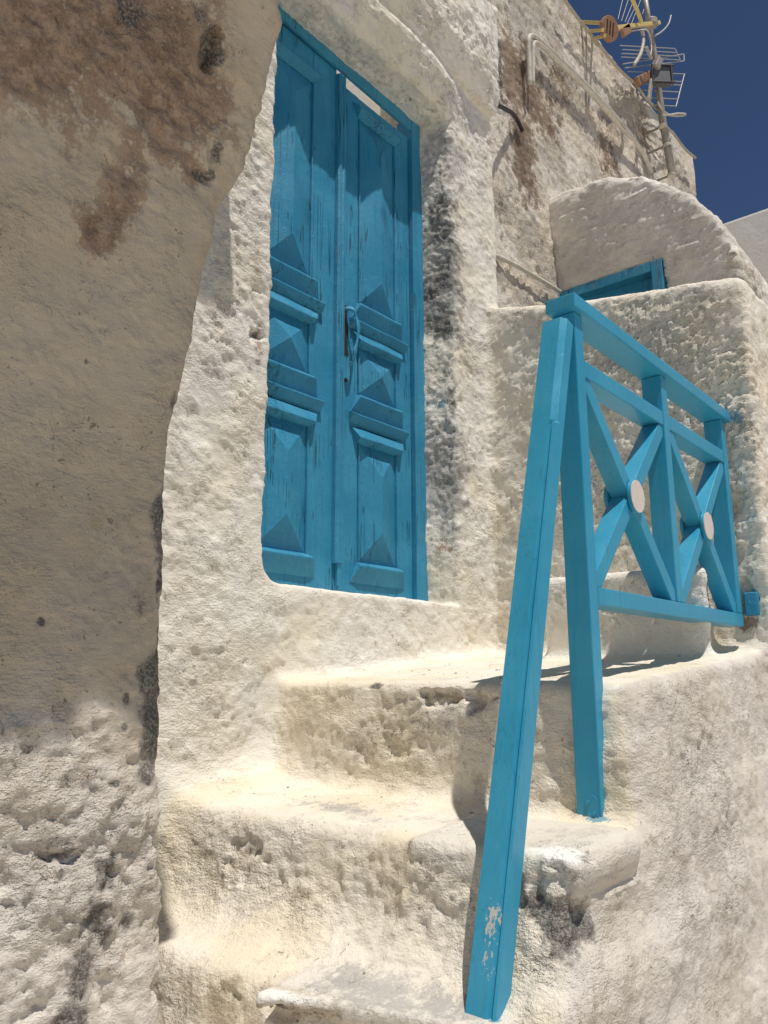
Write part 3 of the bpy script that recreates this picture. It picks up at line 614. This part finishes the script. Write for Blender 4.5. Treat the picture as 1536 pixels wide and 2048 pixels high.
atB['side'] = sstep(P[:, 2]+.16*fbm(P, 5, 3, 64), .02, -.30)  # paler limewash low down; its colour also brightens the sunlit foot of the wall
fl = fbm(P, 7, 4, 59, .6); d += .0022*(sstep(fl, .05, .10)+sstep(fl, .4, .44))
d += -.005*np.clip(atB['brown'], 0, 1)*sstep(fbm(P, 22, 3, 60), -.1, .2)+chips(P, chB, 6)
edge = sstep(P[:, 0]-np.interp(P[:, 2], _nz, _nx), -.05, 0.015)
d += edge*(.005*perlin(P, 9, 61)+.0035*fbm(P, 26, 2, 62))
vB = P+nB*d[:, None]; atB['rough'] = np.clip(.2+.8*rg, 0, 1)
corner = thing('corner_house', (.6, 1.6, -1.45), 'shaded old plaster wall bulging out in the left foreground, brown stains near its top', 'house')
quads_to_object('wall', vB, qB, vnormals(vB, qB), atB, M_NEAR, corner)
# the upper part of the arch, above the picture: it shades the wall below
prof = [(1.80, 1.70), (1.055, 1.70), (1.00, 1.81), (.935, 1.91), (.87, 2.01), (.80, 2.11), (.73, 2.21)]
lipx = [-.9, .2, .40, .517, .58, .61, .694, .73, .758, .838, .92]; lipy = [.66, .65, .655, .662, .648, .668, .676, .668, .651, .634, .628]
up = MB(); rings = []
for i in range(49):
    x = -.9+1.93*i/48; xl = min(x, .955)
    yl = float(np.interp(xl, lipx, lipy))+.006*math.sin(xl*61)+.004*math.sin(xl*23)
    off = 0 if x < .93 else (x-.93)*2.1
    rings.append([(x, y+off*(1 if z > 2.0 else 0), z) for y, z in prof]+[(x, yl+off, 2.33), (x, yl+off, 2.46), (x, 1.80, 2.46)])
up.loft(rings); up.build('arch', M_NEAR, corner)
wb = MB(); wb.box((-.9, 1.50, -1.5), (.06, 1.82, 1.70)); wb.build('back_wall', M_NEAR, corner)
rs_ = MB(); rs_.hexa([(.75, 1.49, 2.30), (1.385, 1.485, 2.30), (1.395, 2.0, 2.30), (.75, 2.0, 2.30), (.75, 1.49, 2.44), (1.385, 1.485, 2.44), (1.395, 2.0, 2.44), (.75, 2.0, 2.44)])
rs_.build('roof_slab', M_NEAR, corner)
print('B', len(qB), time.time()-T0)

# ================================================================== rear house and vaulted house
def field_D(X, Y, Z):
    return smax(smax(2.10-Y+.02*(Z-3), Z-(4.46+.076*X), .05), X-7.33, .06)
vD, qD = mesh_field(field_D, (2.95, 2.0, 1.2), (7.4, 2.75, 5.05), .016)
qD = orient(vD, qD, field_D)
stD = [('brown', (3.8001, 2.1000, 3.6172), (.30, .2, .45), 1.01), ('brown', (4.1071, 2.1000, 3.5764), (.36, .2, .30), 0.96), ('brown', (3.8216, 2.1000, 3.1108), (.22, .2, .42), 1.06), ('brown', (3.8980, 2.1000, 2.9485), (.16, .2, .25), 0.86), ('brown', (4.4572, 2.1000, 4.0041), (.4, .2, .35), 0.66),
 ('tan', (5.2674, 2.1000, 4.0427), (.35, .2, .35), .7), ('brown', (5.1450, 2.1000, 3.8040), (.28, .2, .35), 0.78), ('brown', (6.0154, 2.1000, 4.4242), (.30, .2, .30), 0.68), ('brown', (5.3098, 2.1000, 3.7240), (.4, .2, .15), 0.76), ('tan', (4.8270, 2.1000, 3.9117), (.4, .2, .3), .55),
 ('dark', (3.5993, 2.1000, 3.6240), (.10, .2, .40), .9), ('dark', (3.5818, 2.1000, 3.3407), (.12, .2, .25), .85), ('dark', (3.5341, 2.1000, 2.5712), (.10, .2, .30), .66), ('dark', (5.2097, 2.1000, 4.5760), (.9, .2, .18), .40), ('dark', (4.9434, 2.1000, 4.1896), (.3, .2, .2), .48), ('dark', (5.6563, 2.1000, 4.1300), (.3, .2, .25), .42),
 ('tan', (4.9297, 2.1000, 4.7376), (.9, .2, .35), .45), ('grey', (3.7555, 2.1000, 2.6136), (.3, .2, .3), .45)]
P = vD.copy(); nD = vnormals(P, qD); atD = blobs(P, stD, 3, .5)
sm = sstep(fbm(P, 1.6, 2, 70), .1, .4)*sstep(P[:, 0], 4.6, 5.4)
d = .016*perlin(P, 1.1, 71)+.006*perlin(P, 3.3, 72)+(1-.75*sm)*(.011*fbm(P, 21, 2, 73, .8)-.007*np.abs(perlin(P, 26, 74)))
vD = P+nD*d[:, None]; atD['rough'] = 1-.75*sm
rear = thing('rear_house', (5, 2.2, -1.45), 'tall roughcast house wall with brown patches and a sloping roof edge against the blue sky', 'house')
quads_to_object('wall', vD, qD, vnormals(vD, qD), atD, M_REAR, rear)
lw = MB(); lw.box((3.0, 2.16, -1.5), (7.2, 2.7, 1.25)); lw.build('lower_wall', M_REAR, rear)

_vy = np.array([.7, 1.02, 1.04, 1.145, 1.27, 1.51, 1.785, 2.11, 2.6]); _vz = np.array([1.7, 2.10, 2.23, 2.47, 2.66, 2.87, 2.945, 2.955, 2.96])
def field_C(X, Y, Z):
    b = smax(smax((Z-np.interp(Y, _vy, _vz).astype(np.float32))*.7, (1.03-Y+.02*(Z-1.5)), .10), 4.2-X-.10*(Z-2.3), .05)
    hole = np.maximum(np.maximum(1.45-Y, Z-2.325), np.maximum(X-4.30, 0.9-Z))
    return smax(b, -hole, .015)
vC, qC = mesh_field(field_C, (4.08, .85, -1.5), (6.6, 2.3, 3.1), .0145)
qC = orient(vC, qC, field_C)
P = vC.copy(); nC = vnormals(P, qC)
stC = [('rough', (4.2500, 1.1188, 2.3635), (.6, .25, .5), .7), ('tan', (4.2000, 1.0955, 2.1552), (.1, .08, .08), .6), ('dark', (4.2000, 1.0768, 2.2215), (.06, .06, .08), .55), ('grey', (4.2000, 1.7600, 2.8947), (.06, .14, .04), .6), ('dark', (4.2000, 1.8257, 2.8822), (.04, .08, .03), .5), ('tan', (4.4000, 1.0275, 2.1253), (.5, .2, .4), .6), ('dark', (4.3759, 1.0200, 1.9954), (.5, .1, .3), .5), ('grey', (4.2000, 1.6783, 2.6873), (.1, .3, .12), .36)]
atC = blobs(P, stC, 4)
d = .018*perlin(P, 2, 81)+.012*perlin(P, 5, 82)+.0085*fbm(P, 17, 3, 83, .65, (1, 1, 1.8))+.004*sstep(fbm(P, 6, 4, 85, .6, (1, 1, 2)), .05, .12)+atC['rough']*.008*fbm(P, 26, 2, 84)
vC = P+nC*d[:, None]; atC['rough'] = np.clip(.7+.3*atC['rough'], 0, 1)
vault = thing('vaulted_house', (5, 1.5, -1.45), 'small white barrel-vaulted building with a blue-framed opening, right behind the parapet wall', 'house')
quads_to_object('vault_wall', vC, qC, vnormals(vC, qC), atC, M_VAULT, vault)
fr = MB(); fr.box((4.185, 1.452, .93), (4.27, 1.515, 2.32)); fr.box((4.185, 2.03, .93), (4.27, 2.09, 2.32)); fr.box((4.187, 1.516, 2.262), (4.268, 2.029, 2.322))
fo = fr.build('window_frame', M_DOOR, vault, .004)
pn = MB(); pn.box((4.262, 1.50, .93), (4.28, 2.04, 2.27)); pn.build('door_panel', M_DOOR, fo)

far = MB(); far.box((9.0, -2.0, -1.5), (13.0, 2.5, 5.16))
o = far.build('distant_house', M_VAULT, None, .03); tag(o, 'plain white flat-roofed block behind the vault at the right edge', 'house')

# courtyard seen through the gap above the right door leaf
cy = MB(); cy.box((.8, 3.3, -1.4), (4.4, 3.5, 4.9)); cy.build('courtyard_wall', M_VAULT, house)

# ================================================================== the blue double door
YD = 2.05
df = MB(); df.box((2.637, 2.028, .29), (2.712, 2.12, 2.60)); df.box((1.60, 2.03, .29), (1.70, 2.12, 2.60)); df.build('door_frame', M_DOOR, house, .004)
hd = MB(); hd.hexa([(1.701, 2.028, 2.545), (2.636, 2.028, 2.520), (2.636, 2.044, 2.520), (1.701, 2.044, 2.545), (1.701, 2.028, 2.60), (2.636, 2.028, 2.60), (2.636, 2.044, 2.60), (1.701, 2.044, 2.60)])
hd.build('door_head', M_DOOR, house, .004)
def wobble(me, a, f, seed):
    n = len(me.vertices); co = np.empty(n*3, np.float32); me.vertices.foreach_get('co', co); co = co.reshape(-1, 3)
    co[:, 1] += a*perlin(co.astype(np.float64), f, seed); me.vertices.foreach_set('co', co.ravel()); me.update()
def ybar(x0t, x1t, x0b, x1b, prof):
    """horizontal moulding with mitred ends: prof = (y, z) going down the face; x ends blend from top to bottom"""
    zt, zb = prof[0][1], prof[-1][1]; L, Rr = [], []
    for y, z in prof:
        k = (zt-z)/(zt-zb); L.append((x0t+(x0b-x0t)*k, y, z)); Rr.append((x1t+(x1b-x1t)*k, y, z))
    ks = [0, 1]
    for (x0, x1, z) in ((x0b, x1b, zb), (x0t, x1t, zt)): L.append((x0, 2.066, z)); Rr.append((x1, 2.066, z))
    N = 14; rings = []
    for i in range(N+1):
        t = i/N; rings.append([tuple(a+(b-a)*t for a, b in zip(l, r)) for l, r in zip(L, Rr)])
    return MB().loft(rings)
def door_leaf(x0, x1, cx, label, zt=2.506):
    f = MB(); hw = .117
    f.box((x0, YD, .318), (cx-hw-.006, 2.085, zt)); f.box((cx+hw+.006, YD, .318), (x1, 2.085, zt))
    for za, zb in ((.318, .43), (.985, 1.035), (1.385, 1.43), (2.44, zt)): f.box((cx-hw-.006, YD+.002, za), (cx+hw+.006, 2.083, zb))
    f.box((cx-hw-.006, 2.066, .43), (cx+hw+.006, 2.081, 2.44))
    leaf = f.build('door_leaf', M_DOOR, house, .003); leaf['label'] = label
    for za, zb, ins in ((.438, .917, .125), (1.125, 1.325, .10), (1.52, 2.385, .125)):
        p = MB(); xa, xb = cx-hw, cx+hw; Yb = 2.054; ap = .032; N = 8
        z1, z2 = za+ins, zb-ins+.001
        p.add([(xa, Yb, za), (xb, Yb, za), (xb, Yb, zb), (xa, Yb, zb), (cx, Yb-ap, z1), (cx, Yb-ap, z2), (xa, 2.07, za), (xb, 2.07, za), (xb, 2.07, zb), (xa, 2.07, zb)],
              [(0, 1, 4), (1, 2, 5, 4), (2, 3, 5), (3, 0, 4, 5), (0, 6, 7, 1), (1, 7, 8, 2), (2, 8, 9, 3), (3, 9, 6, 0), (6, 9, 8, 7)])
        p.build('panel', M_DOOR, leaf, .0025)
        for xs in (xa-.0055, xb-.0015):
            sm_ = MB(); sm_.loft([[(xs, 2.0545, z), (xs+.001, 2.044, z), (xs+.0035, 2.0415, z), (xs+.006, 2.045, z), (xs+.007, 2.0545, z)] for z in np.linspace(za+.002, zb-.002, 12)])
            o_ = sm_.build('side_moulding', M_DOOR, leaf, 0); wobble(o_.data, .0015, 13, xs)
    for zt, big in ((1.520, 1), (1.122, 1), (.440, 1)):        # ledge under a panel, wide at its foot
        pr = [(2.054, zt), (2.028, zt-.010), (2.021, zt-.018), (2.023, zt-.026), (2.046, zt-.080), (2.047, zt-.084)]
        o = ybar(cx-.125, cx+.125, cx-.168, cx+.168, pr).build('moulding', M_DOOR, leaf, .002); wobble(o.data, .003, 11, zt)
    for zb in (1.325, .915):        # ledge over a panel, wide at its head
        pr = [(2.044, zb+.062), (2.026, zb+.030), (2.020, zb+.020), (2.022, zb+.012), (2.052, zb)]
        o = ybar(cx-.165, cx+.165, cx-.125, cx+.125, pr).build('moulding', M_DOOR, leaf, .002); wobble(o.data, .003, 11, zb)
    pr = [(2.044, 2.445), (2.02, 2.425), (2.016, 2.412), (2.052, 2.388)]
    ybar(cx-.165, cx+.165, cx-.125, cx+.125, pr).build('moulding', M_DOOR, leaf, .002)
    for zc in (1.428, 1.028):       # thin lip on the cross rail
        pr = [(2.048, zc+.010), (2.026, zc+.002), (2.025, zc-.004), (2.048, zc-.038)]
        o = ybar(cx-.175, cx+.185, cx-.175, cx+.185, pr).build('lip', M_DOOR, leaf, .0015); wobble(o.data, .004, 9, zc+3)
    return leaf
leafL = door_leaf(1.702, 2.146, 1.886, 'left door leaf with the raised closing strip', 2.56)
leafR = door_leaf(2.150, 2.634, 2.408, 'right door leaf with the curved handle', 2.492)
a = MB()
a.loft([[(2.140, 2.05, z), (2.143, 2.034, z), (2.150, 2.027, z), (2.158, 2.026, z), (2.166, 2.031, z), (2.172, 2.026, z), (2.182, 2.028, z), (2.190, 2.036, z), (2.192, 2.052, z)] for z in np.linspace(.42, 2.515, 40)])
a.build('closing_strip', M_DOOR, leafL, 0)
b = MB(); b.box((2.158, 2.034, .335), (2.178, 2.049, .43)); b.build('bolt', M_DOOR, leafL, .002)
h = MB(); path = smooth_path([(2.196, 2.040, 1.458), (2.214, 2.012, 1.452), (2.226, 2.006, 1.425), (2.233, 2.001, 1.385), (2.231, 1.999, 1.345), (2.221, 2.000, 1.295), (2.212, 2.004, 1.252), (2.208, 2.008, 1.226), (2.205, 2.022, 1.218)], 5)
h.tube(path, [.0085+.003*math.sin(i*.5) for i in range(len(path))], 8, .55, (0, 1, 0)); hn = h.build('handle', M_DOOR, leafR, 0, smooth=True)
hp = MB(); hp.loft([[(2.192+.006*math.sin(i*2.1), 2.046, 1.27+i*.03), (2.222+.006*math.cos(i*1.7), 2.046, 1.27+i*.03), (2.222+.006*math.cos(i*1.7), 2.051, 1.27+i*.03), (2.192+.006*math.sin(i*2.1), 2.051, 1.27+i*.03)] for i in range(8)])
hp.build('back_plate', M_DARKMETAL, hn, .001)
kh = MB(); kh.cyl((2.212, 2.047, 1.16), (0, 1, 0), .009, .006, 12); kh.build('keyhole', M_DARKMETAL, leafR)

# ================================================================== blue railing
rail = thing('railing', (2.3, .84, -.30), 'blue painted wooden railing with two crossed panels and white discs on the landing edge', 'railing')
def part(mb, name, bevel=.003, m=None, parent=None): return mb.build(name, m or M_RAIL, parent or rail, bevel)
YA, YB2 = .815, .875
part(MB().box((1.682, .80, .8845), (2.905, .88, .921)), 'top_rail', .003)
for i, (x0, zb) in enumerate(((1.706, -.318), (2.262, .2075), (2.813, .2075))):
    part(MB().box((x0, YA, zb), (x0+.044, YB2, .8835)), 'post', .003)
mz0, mz1 = .725, .769; bz0, bz1 = .164, .2065
part(MB().box((1.751, YA+.001, mz0), (2.261, YB2-.001, mz1)), 'middle_rail'); part(MB().box((2.307, YA+.001, mz0), (2.812, YB2-.001, mz1)), 'middle_rail')
part(MB().box((1.751, YA, bz0), (2.862, YB2+.008, bz1)), 'bottom_rail')
for xa, xb in ((1.752, 2.260), (2.308, 2.811)):
    cx, cz = (xa+xb)/2, (bz1+mz0)/2; w = .042
    dx, dz = (xb-xa), (mz0-bz1); L = math.hypot(dx, dz)
    def diag(sgn, s0, s1):     # slanted bar with ends cut flush against posts and rails
        ux, uz = dx/L, dz/L*sgn
        nx, nz = -uz, ux
        poly = []
        def clip(poly, f):
            out = []
            for i in range(len(poly)):
                p, q = poly[i], poly[(i+1) % len(poly)]; fp, fq = f(p), f(q)
                if fp <= 0: out.append(p)
                if fp*fq < 0: t = fp/(fp-fq); out.append((p[0]+(q[0]-p[0])*t, p[1]+(q[1]-p[1])*t))
            return out
        poly = [(cx+ux*s+nx*k*w/2, cz+uz*s+nz*k*w/2) for s, k in ((s0, -1), (s1, -1), (s1, 1), (s0, 1))]
        for f in (lambda p: xa-p[0], lambda p: p[0]-xb, lambda p: bz1+.001-p[1], lambda p: p[1]-mz0+.001): poly = clip(poly, f)
        part(MB().loft([[(x, .8195, z) for x, z in poly], [(x, .8705, z) for x, z in poly]]), 'diagonal_bar', .002)
    diag(-1, -L, L); diag(1, -L, -w/2-.0005); diag(1, w/2+.0005, L)
    for yy in (.8125, .8765):
        dsk = part(MB().cyl((cx, yy, cz), (0, 1, 0), .046, .010, 40), 'disc', .0015)
        MB().cyl((cx, yy+(-.0055 if yy < .84 else .0055), cz), (0, 1, 0), .0435, .002, 40).build('disc_face', M_DISC, dsk)
# leaning brace from the post head down to the lowest step
ft = Vector((1.2903, 0.8120, -0.5963)); tp = Vector((1.6929, 0.8120, 0.8386))
def brace_ring(t, s):      # s: 0 groove, 1 chamfer
    c = ft.lerp(tp, t); th, wd = .044, .060
    ax = (tp-ft).normalized(); nx = Vector((-ax.z, 0, ax.x))
    if nx.x > 0: nx = -nx       # towards the viewer side (-X)
    def q(u, y): return tuple(c+nx*u+Vector((0, y, 0)))
    pts = [q(0, 0), q(0, wd), q(th, wd)]
    for k in range(1, 7): pts.append(q(th, wd-k*(wd-.013)/7))
    if s: pts += [q(th, .013), q(th-.006, .007), q(th-.012, 0), q(th-.020, 0)]
    else: pts += [q(th, .0160), q(th-.007, .0125), q(th-.007, .0080), q(th-.0008, .0055)]
    if not s: pts[-1] = q(th-.001, .0060); pts.append(q(th-.002, .0)); 
    else: pts.append(q(th-.028, 0))
    return pts
rings = []; T_ = 140; tn = .80
for i in range(T_+1):
    t = i/T_; rings.append(brace_ring(t, 1 if t > tn else 0))
bm_ = MB().loft(rings)
bo = part(bm_, 'brace', 0)
co = np.array([v[:] for v in bm_.v]); at = bo.data.attributes.new('bare', 'FLOAT', 'POINT')
bt = blobs(co, [('dark', (1.3097, 0.8400, -0.4333), (.032, .022, .055), 1.0), ('dark', (1.2950, 0.8400, -0.4891), (.03, .024, .05), .66), ('dark', (1.2943, 0.8350, -0.5038), (.03, .02, .06), .66)], 9, .15)['dark']
at.data.foreach_set('value', bt.astype(np.float32))
bo.data.set_sharp_from_angle(angle=R_(12)); bo.data.polygons.foreach_set('use_smooth', [True]*len(bo.data.polygons))
for px_ in ((1.6774, 0.8420, 0.8054), (1.6569, 0.8420, 0.7522)):
    ax = (tp-ft).normalized(); nx = Vector((-ax.z, 0, ax.x)); 
    part(MB().cyl(Vector(px_)+nx*0.0, (1, 0, 0), .0035, .03, 10), 'screw_hole', 0, M_SCREW)
# foot plate of the first post, with two screws
fp = MB(); zz = -.305; N = 12
prof = [(.822, zz), (.853, zz), (.853, zz+.038)]+[(.8375+.0155*math.cos(math.pi*k/N), zz+.038+.014*math.sin(math.pi*k/N)) for k in range(1, N)]+[(.822, zz+.038)]
fp.loft([[(1.7035, y, z) for y, z in prof], [(1.7065, y, z) for y, z in prof]])
fpo = part(fp, 'foot_plate', .0008)
for y, z in ((.845, zz+.036), (.832, zz+.014)):
    part(MB().cyl((1.7025, y, z), (1, 0, 0), .0048, .004, 14), 'screw', .0006, None, fpo)
wbk = MB(); wbk.box((2.868, .765, .20), (2.91, .812, .28)); part(wbk, 'wall_bracket', .006, M_DOOR)

# ================================================================== cables and pipes on the rear house
def cable(pts, r, name, m, label, cat, group=None, n=8, k=5):
    o = MB().tube(smooth_path(pts, k), r, n).build(name, m, None, 0, smooth=True); return tag(o, label, cat, group)
cable([(3.8729, 2.0600, 3.5786), (3.8714, 2.0550, 3.7459), (3.8670, 2.0500, 3.8769), (3.9029, 2.0500, 3.9382), (3.9682, 2.0500, 3.9691), (4.1543, 2.0500, 4.0074), (4.7456, 2.0500, 4.0887), (5.3026, 2.0500, 4.1250), (5.7073, 2.0600, 4.1168), (5.9036, 2.0700, 4.0455)], .017, 'conduit', M_CONDUIT,
      'outer of two pale conduits bending over on the roughcast wall, reaching highest', 'conduit', 'conduits on the roughcast wall')
cable([(3.9175, 2.0600, 3.6000), (3.9236, 2.0550, 3.7807), (3.9302, 2.0500, 3.8914), (3.9784, 2.0500, 3.9392), (4.0842, 2.0500, 3.9672), (4.2196, 2.0500, 3.9832), (4.7412, 2.0500, 4.0534), (5.2691, 2.0500, 4.0838), (5.5133, 2.0600, 4.1288)], .014, 'conduit', M_CONDUIT,
      'inner of two pale conduits bending over on the roughcast wall, the shorter one', 'conduit', 'conduits on the roughcast wall')
cable([(3.0899, 1.8600, 2.8579), (3.2669, 1.9300, 2.9905), (3.4709, 2.0000, 3.1255), (3.6945, 2.0700, 3.2528), (3.8136, 2.0900, 3.2310)], .012, 'black_cable', M_BLACKP, 'black cable end poking out of the wall corner beside the door lintel', 'cable')
cable([(3.4128, 2.0600, 2.2216), (3.5891, 2.0500, 2.2393), (3.8416, 2.0500, 2.2632), (4.1433, 2.0600, 2.2962)], .012, 'drain_pipe', M_CONDUIT, 'thin pale pipe slanting down in the corner behind the parapet wall', 'pipe')
cable([(4.3642, 2.0500, 4.5887), (4.6483, 2.0500, 4.5838), (4.9752, 2.0500, 4.6008), (5.3333, 2.0500, 4.6293), (5.6517, 2.0500, 4.6977), (5.8064, 2.0400, 4.6724), (5.9965, 2.0300, 4.6889), (6.0479, 2.0000, 4.6710)], .012, 'roof_cable', M_CABLE, 'pale cable running down along the sloping roof edge to the mast', 'cable')
cable([(6.0187, 2.0000, 4.5199), (6.4218, 2.0400, 4.7009), (6.7629, 2.0500, 4.7314), (7.0875, 2.0600, 4.8205)], .011, 'roof_cable', M_CABLE, 'short pale cable from the mast to the far end of the roof edge', 'cable')

# ================================================================== aerial mast
YM = 1.98
mast = thing('antenna_mast', (6.1364, 1.9800, 4.0954), 'rusty pale steel mast clamped to the roughcast wall, carrying several aerials', 'mast')
mp = [(6.1364, 1.9800, 4.0954), (6.0793, 1.9800, 4.3084), (6.0057, 1.9800, 4.5497), (5.9672, 1.9800, 4.8607), (5.9428, 1.9800, 5.1357), (5.8665, 1.9800, 5.4264), (5.8024, 1.9800, 5.7265)]
MB().tube(mp, [.032, .032, .031, .026, .024, .023, .022], 12).build('pole', M_STEEL, mast, 0, smooth=True)
for c in ((5.9922, 1.9800, 4.4803), (6.0639, 1.9800, 4.3422), (6.1134, 1.9800, 4.0927)):
    c = Vector(c); MB().cyl(c, (-.15, 0, 1),   .036, .022, 16).build('clamp', M_CONDUIT, mast, .003)
    MB().box((c.x-.008, YM+.03, c.z-.006), (c.x+.008, 2.14, c.z+.006)).build('wall_bracket', M_STEEL, mast)
def rod(a, b, r=.006): return MB().tube([a, b], r, 6)
# yellow aerial
ya = thing('yellow_antenna', (5.7782, 1.9200, 5.2924), 'yellow aerial with a round sun-browned reflector disc at the top of the mast', 'antenna')
b0, b1 = Vector((5.9413, 1.9200, 5.4140)), Vector((4.9771, 1.9200, 4.6808))
MB().bar(b0, b1, (0, 0, 1), .03, .03).build('boom', M_YELLOW, ya, .004)
dc = Vector((4.8430, 1.9200, 4.5772)); dn = Vector((-.25, -.93, -.25)).normalized()
dd = MB().cyl(dc, dn, .088, .03, 32).build('reflector_disc', M_BROWNP, ya, .006)
for k, o_ in enumerate((-.045, .0, .045)):
    u = dn.cross(Vector((0, 0, 1))).normalized(); w = u.cross(dn)
    MB().bar(dc+dn*.016+u*o_*.7-w*.05, dc+dn*.016+u*(o_*.7+.012)+w*.045, u, .008, .004).build('slot', M_DARKMETAL, dd)
for p, q in (((4.9589, 2.3500, 4.9890), (4.7655, 1.9300, 4.5784)), ((5.1258, 2.3500, 4.9977), (4.7568, 1.9300, 4.5138)), ((5.3021, 2.3500, 5.0272), (4.7861, 1.9300, 4.4887))):
    MB().bar(p, q, (0, 0, 1), .022, .02).build('boom_end', M_YELLOW, ya, .003)
MB().bar((5.0879, 1.9200, 4.7157), (5.2389, 1.9200, 4.8664), (0, 0, 1), .07, .03).build('connection_box', M_BROWNP, ya, .006)
MB().cyl((5.7717, 1.9300, 5.2938), (-.1, 0, 1), .055, .05, 18).build('clamp', M_STEEL, ya, .005)
MB().tube(smooth_path([(5.1529, 1.8800, 5.1416), (5.2577, 1.8800, 5.0987), (5.3548, 1.8800, 5.0519), (5.4051, 1.8800, 5.0060)]), .015, 8).build('element_arm', M_YELLOW, ya, 0, smooth=True)
MB().tube(smooth_path([(5.4037, 1.8800, 4.9411), (5.4173, 1.8800, 4.8507), (5.3288, 1.8800, 4.6736), (5.1738, 1.8800, 4.4737)]), [.014]*18+[.010], 8).build('element_arm', M_CABLE, ya, 0, smooth=True)
for p, q in (((5.4482, 2.0800, 5.1955), (5.6211, 2.0800, 5.5638)), ((5.5205, 2.0800, 5.2286), (5.7591, 2.0800, 5.6678)), ((5.5959, 2.0800, 5.2732), (5.8724, 2.0800, 5.7228)), ((5.6372, 2.0800, 5.2835), (5.8812, 2.0800, 5.6485)), ((5.7265, 2.0800, 5.3374), (6.0619, 2.0800, 5.8857)), ((6.0230, 2.0800, 5.6610), (6.2039, 2.0800, 5.9926))):
    rod(p, q, .0022).build('director_rod', M_ALU, ya)
# bowed rod
o = MB().tube(smooth_path([(5.9953, 1.9800, 5.3591), (6.2015, 1.9800, 5.5544), (6.3825, 1.9800, 5.7556), (6.4750, 1.9800, 5.9124)]), .007, 6).build('bowed_rod', M_ALU, None, 0, smooth=True)
tag(o, 'thin bowed metal rod curving up at the right of the mast head', 'antenna')
# grid aerials
def grid(name, label, rows, posts):
    t = thing(name, rows[0][0], label, 'antenna')
    for p, q in rows: rod(p, q, .0048).build('rod', M_ALU, t)
    for p, q in posts: rod(p, q, .0045).build('end_rod', M_ALU, t)
    return t
grid('grid_antenna', 'upper aluminium grid aerial with converging rods below the yellow aerial',
     [((5.3706, 2.0500, 4.8766), (6.4391, 1.9600, 5.5266)), ((5.4169, 2.0500, 4.8716), (6.4431, 1.9600, 5.4877)), ((5.3896, 2.0500, 4.8163), (6.4769, 1.9600, 5.4740)), ((5.3842, 2.0500, 4.7807), (6.5530, 1.9600, 5.4831)), ((5.4048, 2.0500, 4.7306), (6.6877, 1.9600, 5.6373)), ((5.4407, 2.0500, 4.7179), (6.6683, 1.9600, 5.5495))],
     [((6.4391, 1.9600, 5.5266), (6.5675, 1.9600, 5.4929)), ((6.6877, 1.9600, 5.6373), (6.6683, 1.9600, 5.5495))])
grid('grid_antenna', 'lower aluminium grid aerial with level rods behind the black amplifier box',
     [((5.4991, 2.0500, 4.7241), (6.6624, 1.9600, 5.4078)), ((5.6381, 2.0500, 4.7355), (6.5542, 1.9600, 5.2595)), ((5.7449, 2.0500, 4.7710), (6.5020, 1.9600, 5.1900)), ((5.7906, 2.0500, 4.7386), (6.4417, 1.9600, 5.0804)), ((5.8349, 2.0500, 4.6953), (6.3825, 1.9600, 4.9727)), ((5.9390, 2.0500, 4.6880), (6.3109, 1.9600, 4.8588))],
     [((6.6475, 1.9600, 5.3982), (6.3233, 1.9600, 4.8614))])
rf = Vector((5.7223, 2.0200, 4.7639)); 
o = MB().bar((5.6009, 2.0300, 4.6776), (5.9015, 2.0300, 4.9324), (0, 0, 1), .075, .05).build('feed_box', M_BROWNP, None, .01); tag(o, 'small brownish feed box left of the mast behind the roof edge', 'antenna box')
ab = thing('amplifier_box', (5.8748, 1.9200, 4.8407), 'black plastic amplifier box strapped to the mast', 'box')
c0 = Vector((5.8453, 1.9100, 4.8208))
ar = Vector((.66, -.75, 0)); an = Vector((-.75, -.66, 0)); az = Vector((0, 0, 1))
MB().bar(c0-ar*.08, c0+ar*.08, (0, 0, 1), .15, .07).build('housing', M_GREYP, ab, .010)
for sx in (-.082, .075): MB().bar(c0+ar*sx+an*.04+az*.085, c0+ar*sx+an*.04-az*.10, ar, .014, .014).build('strap', M_BLACKP, ab, .002)
for sz in (.080, -.078): MB().bar(c0-ar*.09+an*.041+az*sz, c0+ar*.095+an*.041+az*(sz-.004), (0, 0, 1), .014, .014).build('frame_bar', M_BLACKP, ab, .002)
cl = Vector((5.7987, 1.9300, 4.9245)); MB().bar(cl+Vector((-.02, 0, -.06)), cl+Vector((.03, -.02, .05)), (0, 0, 1), .06, .06).build('mast_clamp', M_STEEL, mast, .01)
MB().bar((5.6076, 1.9300, 4.9556), (5.7130, 1.9300, 4.9146), (1, 0, 0), .02, .02).build('strut', M_ALU, mast, .002)
MB().bar((5.7606, 1.9600, 4.7653), (5.6646, 1.9600, 4.5196), (1, 0, 0), .035, .02).build('strut', M_STEEL, mast, .003)
cable([(5.7814, 1.9300, 4.5529), (5.8433, 1.9300, 4.5443), (5.9586, 1.9200, 4.5480), (6.1398, 1.9100, 4.6324), (6.3566, 1.9100, 4.7668), (6.3547, 1.9000, 4.7755), (6.1661, 1.9000, 4.6671), (5.9628, 1.9100, 4.5361), (5.8339, 1.9200, 4.4640)], .008, 'cable_loop', M_CONDUIT, 'loose loop of pale cable sticking out of the mast foot', 'cable')
cable([(5.3036, 1.9300, 4.8912), (5.4292, 1.9200, 4.9830), (5.5929, 1.9100, 5.0927), (5.6929, 1.9200, 5.1124), (5.7059, 1.9200, 5.0125), (5.6657, 1.9200, 4.9054)], .006, 'aerial_lead', M_CONDUIT, 'thin pale lead dropping from the yellow aerial along the mast', 'cable')
print('all', time.time()-T0)
